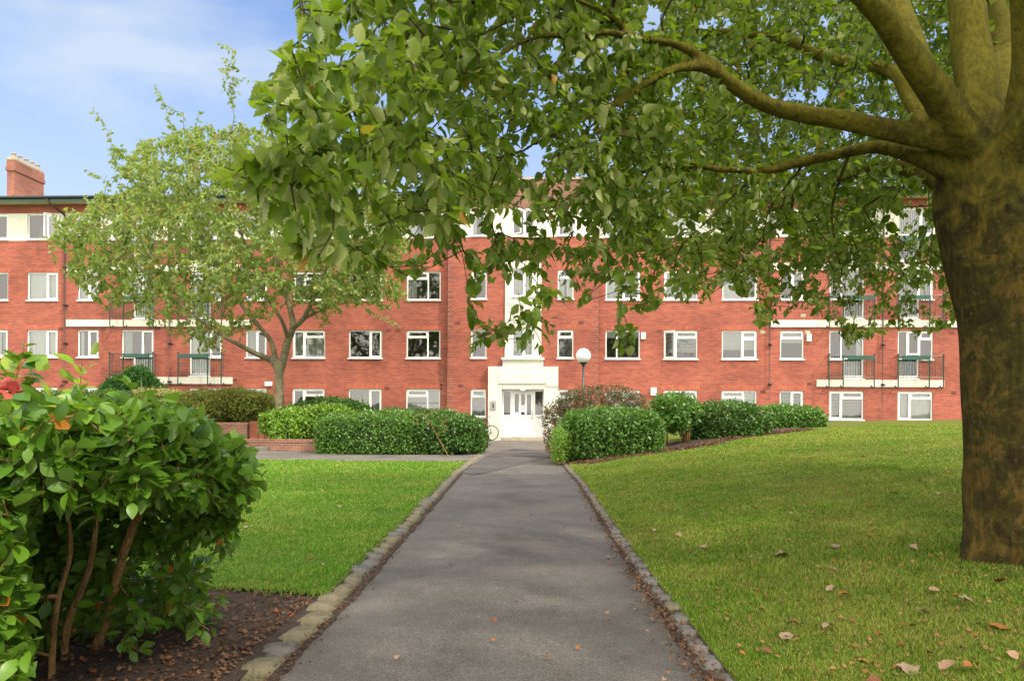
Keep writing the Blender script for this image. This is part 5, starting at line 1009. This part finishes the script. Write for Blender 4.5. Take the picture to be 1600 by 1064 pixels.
# bare sapling in front of the left shrub
sp_ = at_z(701, 713); ST_ = thing('sapling', 'thin bare brown sapling growing by the path corner in front of the left shrub', 'sapling', sp_)
SK = Skel(); P_, R_l = smooth_line([sp_, at_d(688, 690, sp_[1]), at_d(676, 668, sp_[1]), at_d(665, 650, sp_[1])], [.02, .014, .009, .005], .2); SK.line(P_, R_l)
att = [at_d(x, y, sp_[1] + random.uniform(-.25, .25)) for x, y in ((652, 660), (658, 646), (672, 640), (684, 650), (692, 660), (702, 655), (640, 668), (665, 664), (696, 672), (648, 650), (680, 643))]
en = SK.grow(att, .15, .03, .04); SK.radii(.0045, 2.5, .012); SK.edges_mesh('branches', M['stem'], ST_, 5, main=True); P, A, Nn, L = rosettes(en, 5, .3, .05, .08, .3, 3, np.array(SK.p), np.array(SK.par)); leaves('foliage', P, A, Nn, L, T_OVAL, M['hedge_y'], ST_)
# ------------------------------------------------------------------ the glossy bush in the left foreground
FB = at_z(150, 1010); TF = thing('glossy_bush', 'large glossy-leaved evergreen bush with tan stems in the left foreground', 'shrub', (FB[0], FB[1], 0))
SK = Skel(); parts = []
def gz0(px, py): p = at_z(px, py); return p
STM = [([(152, 1012, 3.85), (166, 970, 3.8), (178, 920, 3.7), (198, 850, 3.6), (220, 798, 3.5), (250, 775, 3.4), (290, 765, 3.3), (330, 752, 3.2)], [17, 16, 15, 14, 14, 10, 8, 6]),
       ([(220, 798, 3.5), (224, 770, 3.45), (232, 740, 3.4), (255, 690, 3.3)], [10, 9, 7, 4]),
       ([(100, 1030, 3.7), (106, 975, 3.65), (125, 925, 3.6), (140, 885, 3.5), (150, 820, 3.4), (150, 740, 3.3)], [12, 12, 11, 10, 8, 5]),
       ([(80, 1064, 3.4), (83, 1000, 3.4), (92, 930, 3.3), (110, 860, 3.3), (100, 760, 3.2)], [11, 10, 9, 8, 5]),
       ([(248, 985, 4.1), (249, 940, 4.1), (251, 900, 4.05), (262, 872, 4.0), (281, 848, 3.95), (295, 822, 3.9), (318, 806, 3.9)], [7, 7, 7, 6, 5, 4, 3]),
       ([(262, 872, 4.0), (270, 830, 3.95), (262, 790, 3.9)], [4, 3.5, 3]),
       ([(102, 1020, 4.0), (115, 940, 4.0), (112, 870, 4.0), (120, 780, 4.0)], [9, 9, 8, 6]), ([(30, 1050, 4.2), (20, 950, 4.2), (30, 840, 4.1), (20, 740, 4.0)], [12, 11, 9, 6]),
       ([(150, 1000, 4.3), (165, 930, 4.3), (158, 850, 4.3), (200, 760, 4.3)], [8, 8, 7, 5]), ([(-60, 1060, 3.8), (-50, 900, 3.7), (-60, 760, 3.6)], [14, 12, 8])]
for q, (pts, ws) in enumerate(STM):
    pp_ = [at_d(*p) for p in pts]
    if pts[0][1] > 980: pp_.insert(0, np.array([pp_[0][0], pp_[0][1], -.03])); ws = [ws[0]] + ws
    pts2 = [pts[0]] + list(pts) if len(pp_) > len(pts) else pts
    P_, R_l = smooth_line(pp_, [w_ / 2 / F_PX * p[2] for w_, p in zip(ws, pts2)], .05); SK.line(P_[::2], R_l[::2]); parts.append(sweep(P_, R_l, 9, .07, q))
fuse('stems', parts, M['stem'], TF, .006)
FP = [(-160, 625), (-60, 615), (0, 612), (40, 605), (90, 596), (140, 598), (190, 606), (225, 603), (250, 612), (285, 625), (330, 645), (352, 660), (372, 690), (392, 715), (392, 740), (388, 775), (370, 790), (365, 830), (352, 862), (325, 858), (318, 835), (300, 800), (262, 790), (262, 815), (295, 850), (280, 870), (240, 860), (200, 850), (180, 880), (150, 900), (110, 905), (70, 920), (60, 1000), (40, 1090), (-160, 1090)]
FP = [(a, b + np.interp(b, [600, 760], [34, 0])) for a, b in FP]
px = rng.uniform(-160, 395, 6000); py = rng.uniform(595, 1090, 6000); ok = inpoly(px, py, FP) & (rng.random(6000) < np.where(py > 790, np.where(px > 60, .4, .9), np.where(py > 740, .7, 1))); px, py = px[ok][:2500], py[ok][:2500]
zc = np.interp(px, [-160, 0, 200, 330, 395], [3.0, 3.1, 3.3, 3.5, 3.6]); top = np.clip((py - 600) / 130, 0, 1)
Z = zc + rng.uniform(-1, 1, len(px)) * np.interp(top, [0, 1], [.9, .85]) * np.interp(px, [200, 395], [1, .35]); Z = np.where((py > 780) & (px > 20), np.maximum(Z, 3.75), Z)
att = CAM + (CF + CR * ((px - CX) / F_PX)[:, None] + CU * ((CY - py) / F_PX)[:, None]) * Z[:, None]
low = [at_d(x, y, z) for x, y, z in ((215, 950, 3.7), (235, 985, 3.7), (190, 1000, 3.6), (250, 960, 3.9), (270, 1000, 3.9), (200, 930, 3.7), (225, 1020, 3.6), (170, 1040, 3.5), (290, 935, 4.2), (300, 905, 4.3), (260, 915, 4.2), (285, 890, 4.3), (320, 880, 4.4), (310, 960, 4.2), (240, 890, 4.2), (195, 960, 4), (140, 960, 4.4), (60, 980, 4.4), (100, 1000, 4.3), (270, 945, 4.4), (230, 940, 4.5))]
lx_ = rng.uniform(60, 335, 230); ly_ = rng.uniform(880, 1060, 230); low += [at_d(a, b, c) for a, b, c in zip(lx_, ly_, rng.uniform(3.7, 4.5, 230)) if at_d(a, b, c)[2] > .06 and (a < 260 or b < 1000)]
shoots = [at_d(x, y, z) for x, y, z in ((22, 600, 3.0), (28, 580, 3.0), (34, 558, 3.0), (38, 545, 3.0), (125, 602, 3.1), (127, 582, 3.1), (128, 565, 3.1), (60, 590, 3.0), (200, 598, 3.2))]
att = np.concatenate([att, low, shoots]); att = att[att[:, 2] > .06]
ends = SK.grow(att, .1, .03, .08); SK.radii(.0022, 2.5, .012); SK.edges_mesh('branches', M['stem'], TF, 5)
M['leaf_gloss'] = leaf_mat('glossy_leaf', (.035, .105, .008), (.13, .26, .02), (.14, .24, .05), .38, .4, .35, (.26, .46, .03), (.36, .13, .02), .012)
M['leaf_young'] = leaf_mat('young_leaf', (.20, .34, .02), (.32, .42, .04), (.25, .35, .08), .25, .6, .4, (.45, .6, .06))
SPx, SPp = np.array(SK.p), np.array(SK.par); tipz = SPx[np.maximum(ends, 0)]; qx, qy, _ = proj(tipz)
# shoots at the crown's top carry young pale leaves
yg = (qy < 640) & (rng.random(len(ends)) < .5)
def splay(e, per, span, l0, l1, seed, mat):
    P, A, Nn, L = rosettes(e, per, span, l0, l1, .15, seed, SPx, SPp, 1.1, .95); A = unit(A + [0, 0, .12]); a, b_, c_ = proj(P + A * L[:, None]); k = (b_ > 560) | (a > 180); return leaves('foliage', P, A, Nn, L, (np.array([0, .12, .3, .5, .7, .88, 1.0]), np.array([0, .14, .28, .33, .27, .13, 0])), mat, TF, .92, .22, .3)
splay(ends[~yg], 11, .15, .05, .088, 21, M['leaf_gloss']); splay(ends[yg], 5, .09, .055, .09, 22, M['leaf_young'])
M['rose'] = leaf_mat('red_flower', (.42, .07, .06), (.5, .12, .10), (.42, .14, .12), .5, .3, .3, (.7, .1, .1))
rc = at_d(14, 612, 2.9); n_ = 26; dd = unit(rng.normal(size=(n_, 3)) + [0, 0, .3]); leaves('flower', np.tile(rc, (n_, 1)) + dd * .012, dd, unit(rng.normal(size=(n_, 3))), rng.uniform(.03, .05, n_), T_OVAL, M['rose'], TF, 1.6)
# ------------------------------------------------------------------ grass
def grass(name, label, n, side, mat, hmin, hmax, ylo, yhi):
    Y = ylo * (yhi / ylo) ** rng.random(n)
    if side == 'R': x = XR(np.minimum(Y, 21)) + .10 + rng.random(n) ** 1.15 * (Y * .80 + .35 - XR(np.minimum(Y, 21)))
    else: xl = XL(Y) - .18; lo = -Y * .80 - .3; x = xl - rng.random(n) ** 1.1 * np.maximum(.1, xl - lo)
    if side == 'R': ok = ~((Y > hedge_front(x) + .5 + .25 * noise3(np.stack([x, Y, 0 * x], 1), 2.0, 77)) & (x < _bx[-1, 0])); z = h_right(x, Y)
    else:
        u = ((x + 16) / (XL(Y) - .14 + 16)) ** (1 / .6); yn = 4.75 + .25 * np.sin(u * 9) + .6 * (1 - u) ** 2; ok = (Y > yn + .06 * rng.normal(size=n)) & (Y < y0s - .04); z = .03 + 0 * x
    edge = (x - (XR(np.minimum(Y, 21)) + .10)) if side == 'R' else (XL(Y) - .18 - x)
    ok &= (edge > .03) | (rng.random(n) < .6)
    x, Y, z = x[ok], Y[ok], z[ok]; n = len(x); P = np.stack([x, Y, z - .006], 1)
    clump = noise3(P, 1.1, 31) + .6 * noise3(P, 4.0, 32)
    h = rng.uniform(hmin, hmax, n) * np.clip(1 + .45 * clump, .4, 1.8) * (1 + .03 * Y); wd = .0021 * np.maximum(1, Y / 3.2); a = rng.uniform(0, 2 * np.pi, n)
    side_ = np.stack([np.cos(a), np.sin(a), 0 * a], 1); lean = np.stack([-np.sin(a), np.cos(a), 0 * a], 1) * (rng.uniform(-.1, 1.0, n) * h)[:, None] + rng.normal(size=(n, 3)) * .004
    lean[:, 2] = 0; up = np.stack([0 * h, 0 * h, h], 1); b0 = P - side_ * wd[:, None]; b1 = P + side_ * wd[:, None]; m1 = P + up * .6 + lean * .35
    V = np.stack([b0, b1, m1 + side_ * (wd * .75)[:, None], m1 - side_ * (wd * .75)[:, None], P + up + lean], 1).reshape(-1, 3); i = np.arange(n)[:, None] * 5
    o = link(name, npmesh(name, V, [i + np.array([[0, 1, 2, 3]]), i + np.array([[3, 2, 4]])], False), mat); tag(o, label, 'grass', kind='stuff'); return o
def grass_mat(name, a, b, dry, straw, lo, hi):
    m, nt, out = newmat(name); n = N(nt); geo = n('ShaderNodeNewGeometry'); rnd = geo.outputs['Random Per Island']; tc = n('ShaderNodeTexCoord'); v = tc.outputs['Object']
    n1 = n('ShaderNodeTexNoise', {'Vector': v, 'Scale': .8, 'Detail': 5.0, 'Roughness': .62}); n2 = n('ShaderNodeTexNoise', {'Vector': v, 'Scale': 4.5, 'Detail': 3.0, 'Roughness': .6})
    c = n.ramp(n.math('ADD', n.math('MULTIPLY', rnd, .5), n.math('MULTIPLY', n2.outputs['Fac'], .5)), [(.2, c4(a)), (.8, c4(b))])
    th = n.math('ADD', n.math('ADD', n.math('MULTIPLY', n1.outputs['Fac'], 1.6), n.math('MULTIPLY', n2.outputs['Fac'], .7)), n.math('MULTIPLY', rnd, .5))
    c = n.mix(n.ramp(th, [(lo / 2, (0, 0, 0)), (hi / 2, (1, 1, 1))]) if False else n('ShaderNodeClamp', {0: n.math('MULTIPLY', n.math('SUBTRACT', th, lo), 1 / (hi - lo)), 1: 0.0, 2: .85}).outputs[0], c, c4(dry))
    w = n.math('GREATER_THAN', n.math('FRACT', n.math('MULTIPLY', rnd, 37.7)), .93); c = n.mix(w, c, c4(straw))
    p = n('ShaderNodeBsdfPrincipled', {'Base Color': c, 'Roughness': .6, 'Specular IOR Level': .2}); tr = n('ShaderNodeBsdfTranslucent', {'Color': c}); mx = n('ShaderNodeMixShader', {0: .35, 1: p.outputs[0], 2: tr.outputs[0]})
    nt.links.new(mx.outputs[0], out.inputs[0]); return m
M['grass_l'] = grass_mat('left_grass', (.085, .24, .015), (.20, .38, .035), (.34, .38, .08), (.46, .42, .16), 1.3, 2.0)
M['grass_r'] = grass_mat('right_grass', (.09, .21, .012), (.19, .33, .028), (.36, .37, .075), (.46, .36, .14), 1.15, 1.95)
grass('grass', 'short bright green grass on the flat left lawn', 260000, 'L', M['grass_l'], .012, .030, 4.4, 18.7)
grass('grass', 'rough yellow-green grass on the rising right lawn', 420000, 'R', M['grass_r'], .012, .030, 2.5, 24)
# ------------------------------------------------------------------ fallen leaves, litter, pebbles
def fleaf(seed, mat):
    r = np.random.default_rng(seed); t, w_ = T_MID; n = len(t); V = []; L = 1.0
    for i in range(n):
        cz = .22 * math.sin(t[i] * 3 + seed); c = [t[i] - .5, 0, .05 + cz * .5]
        for s_ in (-1, 1) if False else (-1, 0, 1): V.append([c[0] + r.normal() * .01, s_ * w_[i] * r.uniform(.8, 1.1), c[2] + abs(s_) * w_[i] * r.uniform(.1, .55)])
    F = [(i * 3 + k, i * 3 + k + 1, i * 3 + k + 4, i * 3 + k + 3) for i in range(n - 1) for k in (0, 1)]
    me = npmesh('fallen_leaf', np.array(V), [np.array(F)], True); me.materials.append(mat); return me
FM = [simple('tan_dead_leaf', (.36, .22, .13), .8, .15, 9), simple('orange_dead_leaf', (.36, .13, .03), .8, .2, 9), simple('brown_dead_leaf', (.22, .085, .035), .7, .2, 9), simple('pale_dead_leaf', (.34, .24, .16), .8, .1, 9)]
fm = [[fleaf(10 * j + i, FM[j]) for i in range(3)] for j in range(4)]
words = ['tan', 'orange-brown', 'dark brown', 'pale pinkish']
def scatter(n, region, wts, ylo, yhi, size):
    k = 0
    while k < n:
        Y = ylo * (yhi / ylo) ** random.random()
        if region == 'right lawn': x = float(XR(min(Y, 21))) + .3 + random.random() ** .8 * (Y * .66 - .2); z = float(h_right(np.array([x]), np.array([Y]))[0]) + .025; 
        elif region == 'left lawn': x = float(XL(Y)) - .4 - random.random() * Y * .5; z = .05
        else: e = random.random(); x = float(XR(Y)) - abs(random.gauss(0, .25)) - .04 if e < .65 else float(XL(Y)) + random.random() * 1.8; z = .022
        if region == 'right lawn' and (Y > float(hedge_front(x)) or math.hypot(x - TB[0], Y - TB[1]) < .55): continue
        k += 1; j = random.choices(range(4), wts)[0]; s_ = size * random.uniform(.6, 1.25)
        o = bpy.data.objects.new('fallen_leaf', random.choice(fm[j])); COL.objects.link(o); o.location = (x, Y, z); o.scale = (s_, s_, s_); o.rotation_euler = (random.uniform(-.35, .35), random.uniform(-.35, .35), random.uniform(0, 6.28))
        tag(o, f'curled {words[j]} dead leaf lying on the {region}', 'fallen leaf', f'{words[j]} leaves fallen on the {region}')
scatter(130, 'right lawn', (3, 4, 3, 2), 2.9, 16, .07); scatter(18, 'left lawn', (3, 2, 1, 3), 5.2, 14, .06); scatter(46, 'path', (2, 3, 2, 1), 3.0, 9, .038)
for (px_, py_, j, s_) in ((1220, 874, 0, .13), (1306, 858, 3, .09), (1280, 940, 1, .08), (1245, 980, 3, .1), (1505, 942, 3, .1), (1560, 985, 1, .11), (1355, 1040, 1, .1), (1420, 1055, 3, .12), (1230, 1002, 3, .1)):
    Y = 3.5
    for _ in range(30): p = at_z(px_, py_, hr(float(at_z(px_, py_, .2)[0]), Y)); Y = float(p[1])
    o = bpy.data.objects.new('fallen_leaf', fm[j][0]); COL.objects.link(o); o.location = (p[0], p[1], p[2] + .02); o.scale = (s_,) * 3; o.rotation_euler = (.1, .1, random.uniform(0, 6)); tag(o, f'curled {words[j]} dead leaf lying on the right lawn', 'fallen leaf', f'{words[j]} leaves fallen on the right lawn')
def litter(name, label, P, mat, s0, s1):
    n = len(P); A = unit(rng.normal(size=(n, 3)) * [1, 1, .25]); Nn = unit(rng.normal(size=(n, 3)) * .4 + [0, 0, 1]); o = leaves(name, P, A, Nn, rng.uniform(s0, s1, n), T_DIA, mat, None, 1.3, .2); tag(o, label, 'litter', kind='stuff')
M['litter'] = leaf_mat('brown_litter', (.06, .03, .016), (.19, .105, .06), (.14, .09, .06), .8, .2, .1, (.2, .1, .05), (.30, .10, .03), .04)
n_ = 6500; Y = rng.uniform(2.6, 5.2, n_); x = XL(Y) - .22 - rng.random(n_) ** 1.3 * 3.2; litter('leaf_litter', 'brown dead leaves and twigs on the soil under the glossy bush', np.stack([x, Y, .03 + 0 * x], 1), M['litter'], .008, .036)
n_ = 2600; Y = 2.8 * (17 / 2.8) ** rng.random(n_); x = XR(Y) + rng.normal(size=n_) * .05 - .02; litter('leaf_litter', 'small brown leaf scraps along the right edge of the path', np.stack([x, Y, .03 + 0 * x], 1), M['litter'], .008, .03)
n_ = 3500; x = rng.uniform(_bx[0, 0] - .2, _bx[-1, 0], n_); Y = hedge_front(x) + rng.uniform(.4, 1.4, n_); litter('leaf_litter', 'brown dead leaves on the soil at the foot of the right hedges', np.stack([x, Y, h_right(x, Y) + .035], 1), M['litter'], .03, .07)
n_ = 900; Y = 3.0 * (15 / 3.0) ** rng.random(n_); x = XL(Y) + np.abs(rng.normal(size=n_)) * .05 - .03; litter('leaf_litter', 'small brown leaf scraps along the left edge of the path', np.stack([x, Y, .02 + 0 * x], 1), M['litter'], .008, .025)

n_ = 3200; Y = 2.7 * (16 / 2.7) ** rng.random(n_); x = XR(Y) + .2 + rng.random(n_) ** 1.0 * (Y * .7); k = (Y < hedge_front(x) + .4); x, Y = x[k], Y[k]; litter('leaf_litter', 'tiny brown and orange leaf scraps sprinkled over the right lawn', np.stack([x, Y, h_right(x, Y) + .02], 1), leaf_mat('lawn_litter', (.16, .07, .02), (.34, .19, .08), (.25, .14, .07), .8, .2, .1, (.3, .15, .05), (.36, .12, .03), .08), .01, .035)
